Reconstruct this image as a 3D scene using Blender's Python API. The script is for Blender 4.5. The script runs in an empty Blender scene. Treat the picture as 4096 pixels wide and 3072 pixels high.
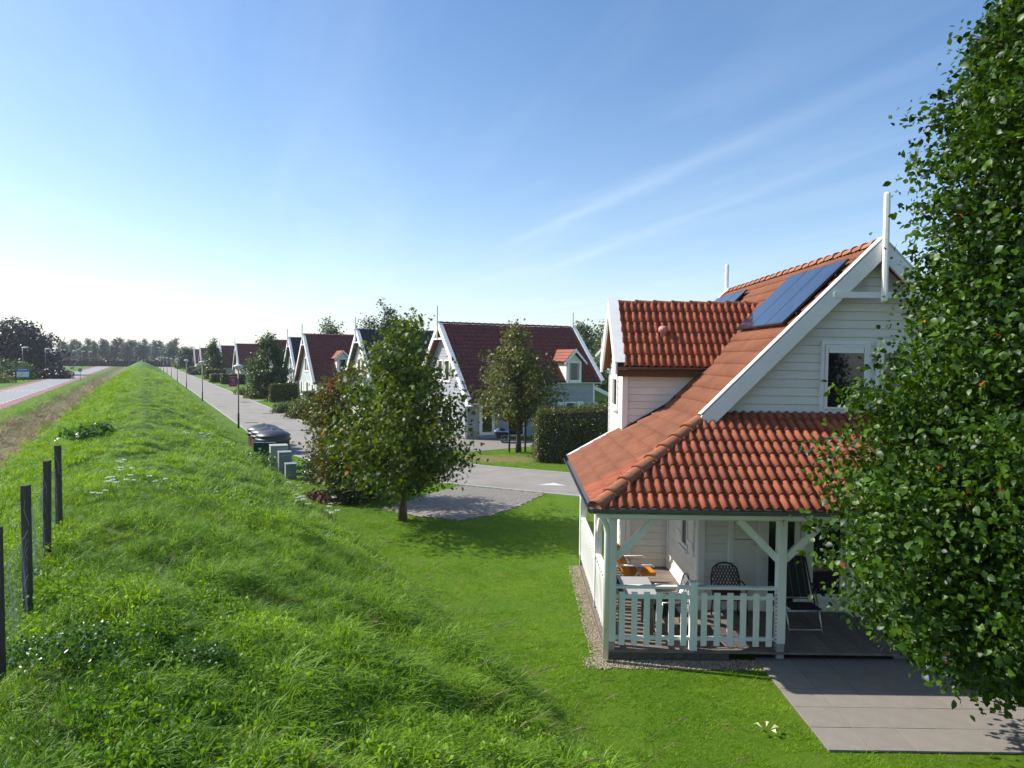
import bpy, bmesh, math, random
import numpy as np
from mathutils import Matrix, Vector
random.seed(7); rng = np.random.default_rng(7)
SC = bpy.context.scene
COL = SC.collection

# ------------------------------------------------------------------ camera
CAM_H = 4.4
PITCH, YAW, ROLL, FPX = math.atan(25/711.0), math.atan(5/711.0), 0.0105, 711.0
def cam_axes():
    F = Vector((0, math.cos(PITCH), -math.sin(PITCH))); R = Vector((1, 0, 0)); U = R.cross(F)
    Q = Matrix.Rotation(YAW, 3, 'Z'); F, R, U = Q @ F, Q @ R, Q @ U
    c, s = math.cos(ROLL), math.sin(ROLL)
    return F, c*R + s*U, -s*R + c*U
cF, cR, cU = cam_axes()
cd = bpy.data.cameras.new('camera'); cam = bpy.data.objects.new('camera', cd); COL.objects.link(cam)
mw = Matrix((cR, cU, -cF)).transposed().to_4x4(); mw.translation = (0, 0, CAM_H); cam.matrix_world = mw
cd.sensor_width = 36; cd.lens = FPX/1024*36; cd.clip_end = 9000; cd.clip_start = 0.05
SC.camera = cam

# ------------------------------------------------------------------ sky, sun, exposure
SUNV = Vector((-1.17, 0.26, 1.0)).normalized()
EL = math.asin(SUNV.z); AZ = math.atan2(SUNV.x, SUNV.y)      # clockwise from +Y
W = bpy.data.worlds.new('World'); SC.world = W; W.use_nodes = True
nt = W.node_tree; N = nt.nodes; L = nt.links; N.clear()
def nd(t, **k):
    n = N.new(t)
    for a, b in k.items(): setattr(n, a, b)
    return n
def mth(op, a, b=None, c=None):
    n = N.new('ShaderNodeMath'); n.operation = op
    for i, v in enumerate((a, b, c)):
        if v is None: continue
        if isinstance(v, (int, float)): n.inputs[i].default_value = v
        else: L.new(v, n.inputs[i])
    return n.outputs[0]
sky = nd('ShaderNodeTexSky', sky_type='NISHITA', sun_disc=False, sun_elevation=EL, sun_rotation=AZ,
         altitude=0, air_density=1.0, dust_density=1.0, ozone_density=3.0)
bg = nd('ShaderNodeBackground'); out = nd('ShaderNodeOutputWorld')
SKY_STRENGTH = 0.127
bg.inputs[1].default_value = SKY_STRENGTH
tc = nd('ShaderNodeTexCoord'); sp = nd('ShaderNodeSeparateXYZ'); L.new(tc.outputs['Generated'], sp.inputs[0])
zc = mth('MAXIMUM', sp.outputs[2], 0.03)
px = mth('DIVIDE', sp.outputs[0], zc); py = mth('DIVIDE', sp.outputs[1], zc)
cv = nd('ShaderNodeCombineXYZ'); L.new(px, cv.inputs[0]); L.new(py, cv.inputs[1])
along = mth('ADD', mth('MULTIPLY', px, 0.31), mth('MULTIPLY', py, -0.95)); across = mth('ADD', mth('MULTIPLY', px, 0.95), mth('MULTIPLY', py, 0.31))
mp = nd('ShaderNodeCombineXYZ'); L.new(mth('MULTIPLY', along, 0.14), mp.inputs[0]); L.new(mth('MULTIPLY', across, 0.8), mp.inputs[1])
nz = nd('ShaderNodeTexNoise'); nz.inputs['Scale'].default_value = 1.6; nz.inputs['Detail'].default_value = 7; nz.inputs['Roughness'].default_value = 0.6
nz.inputs['Distortion'].default_value = 0.5
L.new(mp.outputs[0], nz.inputs[0])
rp = nd('ShaderNodeMapRange'); rp.inputs[1].default_value = 0.46; rp.inputs[2].default_value = 0.85; L.new(nz.outputs[0], rp.inputs[0])
cl = mth('MULTIPLY', rp.outputs[0], 0.10)
nz2 = nd('ShaderNodeTexNoise'); nz2.inputs['Scale'].default_value = 2.3; nz2.inputs['Detail'].default_value = 5; L.new(cv.outputs[0], nz2.inputs[0])
for a, b, c, hw, st, lo, hi in ((0.938, 0.347, 2.09, 0.085, 0.11, -6.6, -1.5), (0.958, 0.285, 2.56, 0.10, 0.085, -8.0, -2.2)):
    d = mth('SUBTRACT', mth('ADD', mth('MULTIPLY', px, a), mth('MULTIPLY', py, b)), c)
    d = mth('ADD', d, mth('MULTIPLY', mth('SUBTRACT', nz2.outputs[0], 0.5), 0.16))
    t = mth('ADD', mth('MULTIPLY', px, b), mth('MULTIPLY', py, -a))
    gss = mth('POWER', 2.718, mth('MULTIPLY', mth('POWER', mth('ABSOLUTE', mth('DIVIDE', d, hw)), 1.6), -1.0))
    mid, half = (lo+hi)/2, (hi-lo)/2
    e = mth('SUBTRACT', 1.0, mth('POWER', mth('MINIMUM', mth('ABSOLUTE', mth('DIVIDE', mth('SUBTRACT', t, mid), half)), 1.0), 2.0))
    cl = mth('ADD', cl, mth('MULTIPLY', mth('MULTIPLY', gss, e), mth('MULTIPLY', mth('ADD', nz.outputs[0], 0.25), st)))
haze_ = mth('POWER', 2.718, mth('MULTIPLY', mth('MAXIMUM', sp.outputs[2], 0.0), -6.5))
cl = mth('MINIMUM', mth('ADD', cl, mth('MULTIPLY', haze_, 0.36)), 0.85)
mixc = nd('ShaderNodeMix', data_type='RGBA'); mixc.inputs[7].default_value = (7.6, 8.2, 9.0, 1)
sat = nd('ShaderNodeHueSaturation'); sat.inputs['Saturation'].default_value = 1.18; L.new(sky.outputs[0], sat.inputs['Color'])
L.new(cl, mixc.inputs[0]); L.new(sat.outputs[0], mixc.inputs[6]); L.new(mixc.outputs[2], bg.inputs[0]); L.new(bg.outputs[0], out.inputs[0])

sd = bpy.data.lights.new('sun', 'SUN'); sd.energy = 4.7; sd.angle = math.radians(0.53); sd.color = (1.0, 0.95, 0.87)
sun = bpy.data.objects.new('sun', sd); COL.objects.link(sun); sun.rotation_euler = (-SUNV).to_track_quat('-Z', 'Y').to_euler(); sun.location = SUNV*60
vs = SC.view_settings; vs.view_transform = 'Standard'; vs.look = 'None'; vs.exposure = 0.52; vs.gamma = 1.0; vs.use_curve_mapping = False
SC.render.engine = 'CYCLES'
SC.cycles.max_bounces = 8; SC.cycles.diffuse_bounces = 3; SC.cycles.glossy_bounces = 3; SC.cycles.transmission_bounces = 4
SC.cycles.transparent_max_bounces = 8; SC.cycles.sample_clamp_indirect = 6; SC.cycles.use_denoising = True

# ------------------------------------------------------------------ materials
def lk(t, a, b): t.links.new(a, b)
def mat(name, c, rough=0.6, var=0.12, scale=6.0, bump=0.0, bscale=None, metal=0.0, spec=0.5, c2=None, obj_rand=0.0, stretch=None, dirt=0.0):
    m = bpy.data.materials.new(name); m.use_nodes = True; t = m.node_tree; b = t.nodes['Principled BSDF']
    b.inputs['Roughness'].default_value = rough; b.inputs['Metallic'].default_value = metal; b.inputs['Specular IOR Level'].default_value = spec
    tcn = t.nodes.new('ShaderNodeTexCoord'); src = tcn.outputs['Object']
    if stretch:
        mpn = t.nodes.new('ShaderNodeMapping'); mpn.inputs['Scale'].default_value = stretch; lk(t, src, mpn.inputs[0]); src = mpn.outputs[0]
    nz = t.nodes.new('ShaderNodeTexNoise'); nz.inputs['Scale'].default_value = scale; nz.inputs['Detail'].default_value = 6; nz.inputs['Roughness'].default_value = 0.65
    lk(t, src, nz.inputs[0])
    r = t.nodes.new('ShaderNodeMapRange'); r.inputs[1].default_value = 0.3; r.inputs[2].default_value = 0.7; lk(t, nz.outputs[0], r.inputs[0])
    mx = t.nodes.new('ShaderNodeMix'); mx.data_type = 'RGBA'; lk(t, r.outputs[0], mx.inputs[0])
    lo = tuple(x*(1-var) for x in c); hi = tuple(min(x*(1+var), 1) for x in c) if c2 is None else c2
    mx.inputs[6].default_value = (*lo, 1); mx.inputs[7].default_value = (*hi, 1)
    col = mx.outputs[2]
    if obj_rand:
        oi = t.nodes.new('ShaderNodeObjectInfo'); hs = t.nodes.new('ShaderNodeHueSaturation')
        mr = t.nodes.new('ShaderNodeMapRange'); mr.inputs[3].default_value = 1-obj_rand; mr.inputs[4].default_value = 1+obj_rand
        lk(t, oi.outputs['Random'], mr.inputs[0]); lk(t, mr.outputs[0], hs.inputs['Value']); lk(t, col, hs.inputs['Color']); col = hs.outputs[0]
    if dirt:
        n3 = t.nodes.new('ShaderNodeTexNoise'); n3.inputs['Scale'].default_value = scale*0.35; n3.inputs['Detail'].default_value = 8; n3.inputs['Roughness'].default_value = 0.75
        lk(t, tcn.outputs['Object'], n3.inputs[0])
        r3 = t.nodes.new('ShaderNodeMapRange'); r3.inputs[1].default_value = 0.55; r3.inputs[2].default_value = 0.8; r3.inputs[4].default_value = dirt; lk(t, n3.outputs[0], r3.inputs[0])
        m3 = t.nodes.new('ShaderNodeMix'); m3.data_type = 'RGBA'; lk(t, r3.outputs[0], m3.inputs[0]); lk(t, col, m3.inputs[6]); m3.inputs[7].default_value = (0.16, 0.14, 0.10, 1); col = m3.outputs[2]
    lk(t, col, b.inputs['Base Color'])
    if bump:
        bn = t.nodes.new('ShaderNodeTexNoise'); bn.inputs['Scale'].default_value = bscale or scale*4; bn.inputs['Detail'].default_value = 5; lk(t, src, bn.inputs[0])
        bu = t.nodes.new('ShaderNodeBump'); bu.inputs['Strength'].default_value = bump; bu.inputs['Distance'].default_value = 0.02
        lk(t, bn.outputs[0], bu.inputs['Height']); lk(t, bu.outputs[0], b.inputs['Normal'])
    return m
def leafmat(name, ca, cb, cc=None, transl=0.35, rough=0.38, inst=False, spec=0.5):
    """foliage: colour runs from ca to cb (to cc for a few leaves) by the leaf's own tint, part of the light goes through the leaf"""
    m = bpy.data.materials.new(name); m.use_nodes = True; t = m.node_tree; b = t.nodes['Principled BSDF']; o = t.nodes['Material Output']
    at = t.nodes.new('ShaderNodeAttribute'); at.attribute_name = 'tint'
    f = at.outputs['Fac']
    if inst:
        oi = t.nodes.new('ShaderNodeObjectInfo'); nz = t.nodes.new('ShaderNodeTexNoise'); nz.inputs['Scale'].default_value = 0.8; nz.inputs['Detail'].default_value = 6; nz.inputs['Roughness'].default_value = 0.7
        lk(t, oi.outputs['Location'], nz.inputs[0])
        a = t.nodes.new('ShaderNodeMath'); a.operation = 'MULTIPLY_ADD'; lk(t, at.outputs['Fac'], a.inputs[0]); a.inputs[1].default_value = 0.35
        c = t.nodes.new('ShaderNodeMath'); c.operation = 'MULTIPLY'; lk(t, oi.outputs['Random'], c.inputs[0]); c.inputs[1].default_value = 0.38; lk(t, c.outputs[0], a.inputs[2])
        e = t.nodes.new('ShaderNodeMapRange'); e.inputs[1].default_value = 0.35; e.inputs[2].default_value = 0.7; e.inputs[3].default_value = -0.1; e.inputs[4].default_value = 0.55; lk(t, nz.outputs[0], e.inputs[0])
        g = t.nodes.new('ShaderNodeMath'); g.operation = 'ADD'; lk(t, a.outputs[0], g.inputs[0]); lk(t, e.outputs[0], g.inputs[1]); f = g.outputs[0]
    r = t.nodes.new('ShaderNodeValToRGB'); r.color_ramp.elements[0].color = (*ca, 1); r.color_ramp.elements[1].color = (*cb, 1); r.color_ramp.elements[1].position = 0.93 if cc else 1.0
    if cc: q = r.color_ramp.elements.new(0.985); q.color = (*cc, 1)
    lk(t, f, r.inputs[0]); lk(t, r.outputs[0], b.inputs['Base Color'])
    b.inputs['Roughness'].default_value = rough; b.inputs['Specular IOR Level'].default_value = spec
    tr = t.nodes.new('ShaderNodeBsdfTranslucent'); hs = t.nodes.new('ShaderNodeHueSaturation'); hs.inputs['Hue'].default_value = 0.485; hs.inputs['Saturation'].default_value = 1.1; hs.inputs['Value'].default_value = 1.9
    lk(t, r.outputs[0], hs.inputs['Color']); lk(t, hs.outputs[0], tr.inputs[0])
    ms = t.nodes.new('ShaderNodeMixShader'); ms.inputs[0].default_value = transl; lk(t, b.outputs[0], ms.inputs[1]); lk(t, tr.outputs[0], ms.inputs[2]); lk(t, ms.outputs[0], o.inputs[0])
    return m
def glassmat(name, c=(0.012, 0.014, 0.016), rough=0.04, spec=0.8):
    m = mat(name, c, rough, 0.2, 0.7, spec=spec); return m

M = {}
M['white'] = mat('white_paint', (0.84, 0.825, 0.775), 0.5, 0.05, 3.0, 0.08, 60, dirt=0.20)
M['white_board'] = mat('white_siding_paint', (0.77, 0.74, 0.65), 0.5, 0.05, 3.0, 0.08, 40, stretch=(1, 1, 1), obj_rand=0.05, dirt=0.20)
M['grey_board'] = mat('grey_siding_paint', (0.33, 0.335, 0.35), 0.55, 0.12, 4, 0.1, 40, obj_rand=0.08, dirt=0.15)
M['sage_board'] = mat('sage_siding_paint', (0.46, 0.51, 0.49), 0.55, 0.06, 4, 0.1, 40, obj_rand=0.06, dirt=0.08)
M['tile'] = mat('terracotta_tile', (0.300, 0.077, 0.031), 0.8, 0.2, 7, 0.35, 90, obj_rand=0.20, dirt=0.42)
M['tile_main'] = mat('terracotta_tile_weathered', (0.220, 0.073, 0.030), 0.8, 0.28, 2.2, 0.35, 90, dirt=0.45)
M['cap'] = mat('terracotta_ridge_tile', (0.33, 0.125, 0.055), 0.65, 0.25, 9, 0.3, 80, obj_rand=0.15, dirt=0.55)
M['tile_dark'] = mat('dark_red_tile', (0.165, 0.031, 0.021), 0.42, 0.25, 2.5, 0.1, 60, spec=0.6)
M['tile_black'] = mat('anthracite_tile', (0.028, 0.029, 0.034), 0.38, 0.3, 2.5, 0.1, 60)
M['tile_orange'] = mat('orange_tile', (0.27, 0.075, 0.035), 0.55, 0.2, 3, 0.1, 60)
M['under'] = mat('roof_underlay', (0.10, 0.045, 0.03), 0.9)
M['gutter'] = mat('zinc_gutter', (0.13, 0.14, 0.15), 0.35, 0.2, 5, metal=0.6)
M['glass'] = glassmat('window_glass')
M['solar'] = mat('solar_cells', (0.02, 0.03, 0.06), 0.10, 0.2, 3, spec=1.0); M['solar'].node_tree.nodes['Principled BSDF'].inputs['IOR'].default_value = 2.0
M['black'] = mat('black_metal', (0.02, 0.02, 0.022), 0.4, 0.2)
M['alu'] = mat('aluminium', (0.55, 0.56, 0.57), 0.3, 0.05, metal=0.9)
M['deck'] = mat('weathered_decking', (0.20, 0.165, 0.14), 0.75, 0.25, 9, 0.4, 60, obj_rand=0.15, stretch=(0.3, 3, 3))
M['slab'] = mat('concrete_slab', (0.240, 0.216, 0.186), 0.85, 0.10, 5, 0.25, 90, obj_rand=0.05, dirt=0.12)
M['paver'] = mat('concrete_paver', (0.265, 0.242, 0.212), 0.85, 0.15, 14, 0.3, 90, obj_rand=0.22)
M['joint'] = mat('sand_joint', (0.10, 0.085, 0.06), 0.95, 0.3, 12)
M['asphalt'] = mat('pale_chipseal', (0.270, 0.248, 0.218), 0.85, 0.16, 0.8, 0.5, 160, dirt=0.22)
M['asphalt2'] = mat('grey_asphalt', (0.27, 0.27, 0.265), 0.8, 0.10, 0.8, 0.4, 140)
M['red_lane'] = mat('red_asphalt', (0.26, 0.125, 0.115), 0.85, 0.12, 1.0, 0.3, 140)
M['kerb'] = mat('kerb_concrete', (0.34, 0.33, 0.31), 0.85, 0.15, 4, 0.2)
M['paint'] = mat('road_paint', (0.62, 0.62, 0.60), 0.7, 0.15, 9)
M['gravel'] = mat('gravel', (0.25, 0.19, 0.13), 0.9, 0.4, 55, 0.8, 120)
M['pebble'] = mat('pebble', (0.40, 0.33, 0.25), 0.8, 0.35, 30)
M['soil'] = mat('soil', (0.12, 0.075, 0.045), 0.95, 0.4, 14, 0.8)
M['post'] = mat('dark_wood_post', (0.060, 0.052, 0.045), 0.8, 0.35, 14, 0.5, 60, stretch=(6, 6, 0.6))
M['wire'] = mat('galvanised_wire', (0.35, 0.36, 0.36), 0.45, metal=0.7)
M['bark'] = mat('bark', (0.085, 0.066, 0.05), 0.9, 0.35, 12, 0.8, 30, stretch=(3, 3, 0.7))
M['twig'] = mat('twig', (0.05, 0.038, 0.027), 0.9, 0.3, 12)
M['lampgrey'] = mat('lamp_grey', (0.5, 0.5, 0.48), 0.5)
M['magenta'] = mat('magenta_sign', (0.27, 0.018, 0.09), 0.5, 0.05)
M['pinkish'] = mat('pale_pink_print', (0.62, 0.36, 0.45), 0.6, 0.05)
M['blue'] = mat('blue_sign', (0.02, 0.13, 0.42), 0.5, 0.05)
M['signwhite'] = mat('sign_white', (0.6, 0.63, 0.65), 0.5, 0.1, 2)
M['cab_green'] = mat('dark_green_cabinet', (0.010, 0.035, 0.030), 0.4, 0.15)
M['cab_grey'] = mat('grey_green_cabinet', (0.36, 0.37, 0.31), 0.6, 0.12, 4, dirt=0.2)
M['cab_slate'] = mat('slate_cabinet', (0.25, 0.265, 0.27), 0.55, 0.12, 4, dirt=0.2)
M['plastic_dark'] = mat('dark_plastic_lid', (0.045, 0.046, 0.053), 0.42, 0.1, 3, spec=0.6)
M['brownwood'] = mat('brown_wood_slats', (0.10, 0.062, 0.035), 0.8, 0.3, 10)
M['orange'] = mat('orange_fabric', (0.62, 0.22, 0.015), 0.7, 0.12, 20)
M['fabric'] = mat('dark_fabric', (0.018, 0.018, 0.022), 0.8, 0.3, 20)
M['stripe'] = mat('grey_stripe_fabric', (0.13, 0.11, 0.10), 0.8, 0.2, 20)
M['tabletop'] = mat('grey_tabletop', (0.42, 0.43, 0.44), 0.4, 0.06)
M['darkred'] = mat('dark_red_cushion', (0.12, 0.008, 0.012), 0.8)
M['navy'] = mat('navy_canvas', (0.012, 0.014, 0.035), 0.7)
M['ltblue'] = mat('pale_blue_cover', (0.35, 0.40, 0.52), 0.4)
M['pinkvent'] = mat('vent_terracotta', (0.50, 0.25, 0.18), 0.6)
M['curtain'] = mat('net_curtain', (0.30, 0.30, 0.28), 0.6, 0.15, 30, stretch=(8, 8, 0.3))
M['signback'] = mat('sign_back', (0.22, 0.22, 0.22), 0.5)
M['flower'] = mat('yarrow_white', (0.78, 0.76, 0.74), 0.8, 0.05)
M['yellow'] = mat('yellow_flower', (0.75, 0.55, 0.02), 0.8, 0.05)
M['drygrass'] = mat('dry_brown_cuttings', (0.16, 0.085, 0.045), 0.9, 0.4, 18)
M['redleaf'] = mat('fallen_leaf', (0.35, 0.10, 0.04), 0.7)

# ------------------------------------------------------------------ mesh helpers
INV = {}
def parent_to(o, p):
    if p is None: return o
    o.parent = p
    if p.name in INV: o.matrix_parent_inverse = INV[p.name]
    return o
def thing(name, label, cat, loc=(0, 0, 0), rz=0.0, group=None, world=True):
    o = bpy.data.objects.new(name, None); COL.objects.link(o); o.location = loc; o.rotation_euler = (0, 0, rz); o.empty_display_size = 0.2
    if world: INV[o.name] = (Matrix.Translation(loc) @ Matrix.Rotation(rz, 4, 'Z')).inverted()
    return tag(o, label, cat, group)
def tag(o, label=None, cat=None, group=None, kind=None):
    if label: o['label'] = label
    if cat: o['category'] = cat
    if group: o['group'] = group
    if kind: o['kind'] = kind
    return o
def mesh_from(name, V, F, m=None, smooth=False, tint=None):
    me = bpy.data.meshes.new(name)
    if isinstance(F, np.ndarray):
        V = np.asarray(V, np.float32); nv, nf, k = len(V), len(F), F.shape[1]
        me.vertices.add(nv); me.vertices.foreach_set('co', V.ravel())
        me.loops.add(nf*k); me.loops.foreach_set('vertex_index', F.astype(np.int32).ravel())
        me.polygons.add(nf); me.polygons.foreach_set('loop_start', np.arange(0, nf*k, k, dtype=np.int32)); me.polygons.foreach_set('loop_total', np.full(nf, k, np.int32))
        me.update(calc_edges=True)
    else:
        me.from_pydata([tuple(v) for v in V], [], F)
    if tint is not None:
        a = me.attributes.new('tint', 'FLOAT', 'POINT'); a.data.foreach_set('value', np.asarray(tint, np.float32))
    if smooth: me.polygons.foreach_set('use_smooth', np.ones(len(me.polygons), bool))
    if m is not None: me.materials.append(M[m] if isinstance(m, str) else m)
    me.update(); return me
def obj(name, me, parent=None, mw=None):
    o = bpy.data.objects.new(name, me); COL.objects.link(o)
    if mw is not None: o.matrix_basis = mw
    return parent_to(o, parent)
class MB:
    def __init__(s): s.V = []; s.F = []
    def add(s, v, f):
        k = len(s.V); s.V += [tuple(x) for x in v]; s.F += [tuple(i+k for i in q) for q in f]; return s
    def box(s, lo, hi):
        (a, b, c), (d, e, f) = lo, hi
        return s.add([(a,b,c),(d,b,c),(d,e,c),(a,e,c),(a,b,f),(d,b,f),(d,e,f),(a,e,f)], [(0,3,2,1),(4,5,6,7),(0,1,5,4),(1,2,6,5),(2,3,7,6),(3,0,4,7)])
    def beam(s, p0, p1, w, h, up=(0, 0, 1)):
        p0, p1 = Vector(p0), Vector(p1); d = (p1-p0).normalized(); x = d.cross(Vector(up)).normalized()*w/2; y = x.cross(d).normalized()*h/2
        v = []
        for p in (p0, p1): v += [p-x-y, p+x-y, p+x+y, p-x+y]
        return s.add(v, [(0,1,2,3),(7,6,5,4),(0,4,5,1),(1,5,6,2),(2,6,7,3),(3,7,4,0)])
    def prism(s, poly, off):
        n = len(poly); off = Vector(off); a = [Vector(p) for p in poly]
        return s.add(a + [p+off for p in a], [tuple(range(n-1, -1, -1)), tuple(range(n, 2*n))] + [(i, (i+1) % n, (i+1) % n+n, i+n) for i in range(n)])
    def tube(s, pts, r, n=8):
        pts = [Vector(p) for p in pts]; R = r if isinstance(r, (list, tuple)) else [r]*len(pts); v = []; ref = None
        for i, p in enumerate(pts):
            d = (pts[min(i+1, len(pts)-1)] - pts[max(i-1, 0)]).normalized()
            if ref is None: ref = Vector((1, 0, 0)) if abs(d.x) < 0.8 else Vector((0, 1, 0))
            x = (ref - d*ref.dot(d)).normalized(); y = d.cross(x); ref = x
            v += [p + (x*math.cos(2*math.pi*k/n) + y*math.sin(2*math.pi*k/n))*R[i] for k in range(n)]
        f = [(i*n+k, i*n+(k+1) % n, (i+1)*n+(k+1) % n, (i+1)*n+k) for i in range(len(pts)-1) for k in range(n)]
        return s.add(v, f + [tuple(range(n-1, -1, -1)), tuple((len(pts)-1)*n+k for k in range(n))])
    def lathe(s, prof, c=(0, 0, 0), n=20):
        v = [(c[0]+r*math.cos(2*math.pi*k/n), c[1]+r*math.sin(2*math.pi*k/n), c[2]+z) for r, z in prof for k in range(n)]
        f = [(i*n+k, i*n+(k+1) % n, (i+1)*n+(k+1) % n, (i+1)*n+k) for i in range(len(prof)-1) for k in range(n)]
        return s.add(v, f + [tuple(range(n-1, -1, -1)), tuple((len(prof)-1)*n+k for k in range(n))])
    def build(s, name, m, parent=None, smooth=False, bevel=0):
        o = obj(name, mesh_from(name, s.V, s.F, m, smooth), parent)
        if bevel:
            b = o.modifiers.new('edge', 'BEVEL'); b.width = bevel; b.segments = 2; b.limit_method = 'ANGLE'
        return o
def box(name, lo, hi, m, parent=None, bevel=0): return MB().box(lo, hi).build(name, m, parent, bevel=bevel)
def beam(name, a, b, w, h, m, parent=None, up=(0, 0, 1), bevel=0): return MB().beam(a, b, w, h, up).build(name, m, parent, bevel=bevel)

def vnoise(x, y, seed=0):
    """smooth value noise on the plane"""
    def hsh(i, j): 
        v = np.sin(i*127.1 + j*311.7 + seed*74.7)*43758.5453
        return v - np.floor(v)
    xi, yi = np.floor(x), np.floor(y); xf, yf = x-xi, y-yi
    u, v = xf*xf*(3-2*xf), yf*yf*(3-2*yf)
    a = hsh(xi, yi)*(1-u) + hsh(xi+1, yi)*u; b = hsh(xi, yi+1)*(1-u) + hsh(xi+1, yi+1)*u
    return a*(1-v) + b*v

# street frame: u runs along the dike and the street, n across it (to the right)
UX, UY, NX, NY = -0.468, 0.884, 0.884, 0.468
STREET_RZ = math.atan2(NY, NX)
def w2(s, n): return (UX*s + NX*n, UY*s + NY*n)
# ================================================================== ground
DIKE_N = [-9.6, -8.2, -7.0, -5.8, -4.8, -3.2, -1.3, -0.6, 0.0, 1.0, 2.0, 3.0, 4.0, 4.7]
DIKE_Z = [0.0, 0.02, -0.30, -0.30, 0.05, 0.78, 1.86, 2.0, 2.02, 1.78, 1.32, 0.80, 0.28, 0.0]
def ground_z(s, n):
    z = np.interp(n, DIKE_N, DIKE_Z)
    mask = np.clip((n+8.5)/1.5, 0, 1)*np.clip((4.7-n)/0.8, 0, 1)
    b = (vnoise(s*0.55, n*0.8, 1)-0.5)*0.22 + (vnoise(s*1.6, n*1.9, 2)-0.5)*0.16 + (vnoise(s*3.3, n*3.6, 4)-0.5)*0.11 + (vnoise(s*0.12, n*0.4, 3)-0.5)*0.12
    # wheel ruts and the little terrace on the right-hand slope
    t = np.exp(-((n-2.35)/0.35)**2)*0.08 - np.exp(-((n-3.0)/0.28)**2)*0.08
    return z + mask*(b + t*np.clip((s-6)/8, 0, 1))
def to_sn(x, y): return UX*x + UY*y, NX*x + NY*y
def gz(x, y):
    s, n = to_sn(np.asarray(x, float), np.asarray(y, float)); return ground_z(s, n)

na = np.concatenate([[-4000, -1200, -400, -150, -70, -35, -22, -17, -12, -10.2], np.linspace(-9.6, 5.2, 75), [6, 8, 10, 13, 17, 22, 30, 45, 80, 200, 600, 1500, 4000]])
sa = np.concatenate([[-60, -30, -15, -6], np.linspace(-2, 40, 169)]); st = 0.3
while sa[-1] < 6500: sa = np.append(sa, sa[-1] + st); st *= 1.045
Sg, Ng = np.meshgrid(sa, na, indexing='ij'); Zg = ground_z(Sg, Ng)
Vg = np.stack([UX*Sg + NX*Ng, UY*Sg + NY*Ng, Zg], -1).reshape(-1, 3); nn_ = len(na)
I = np.arange(len(sa)*nn_).reshape(len(sa), nn_)
Fg = np.stack([I[:-1, :-1], I[:-1, 1:], I[1:, 1:], I[1:, :-1]], -1).reshape(-1, 4)

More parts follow.
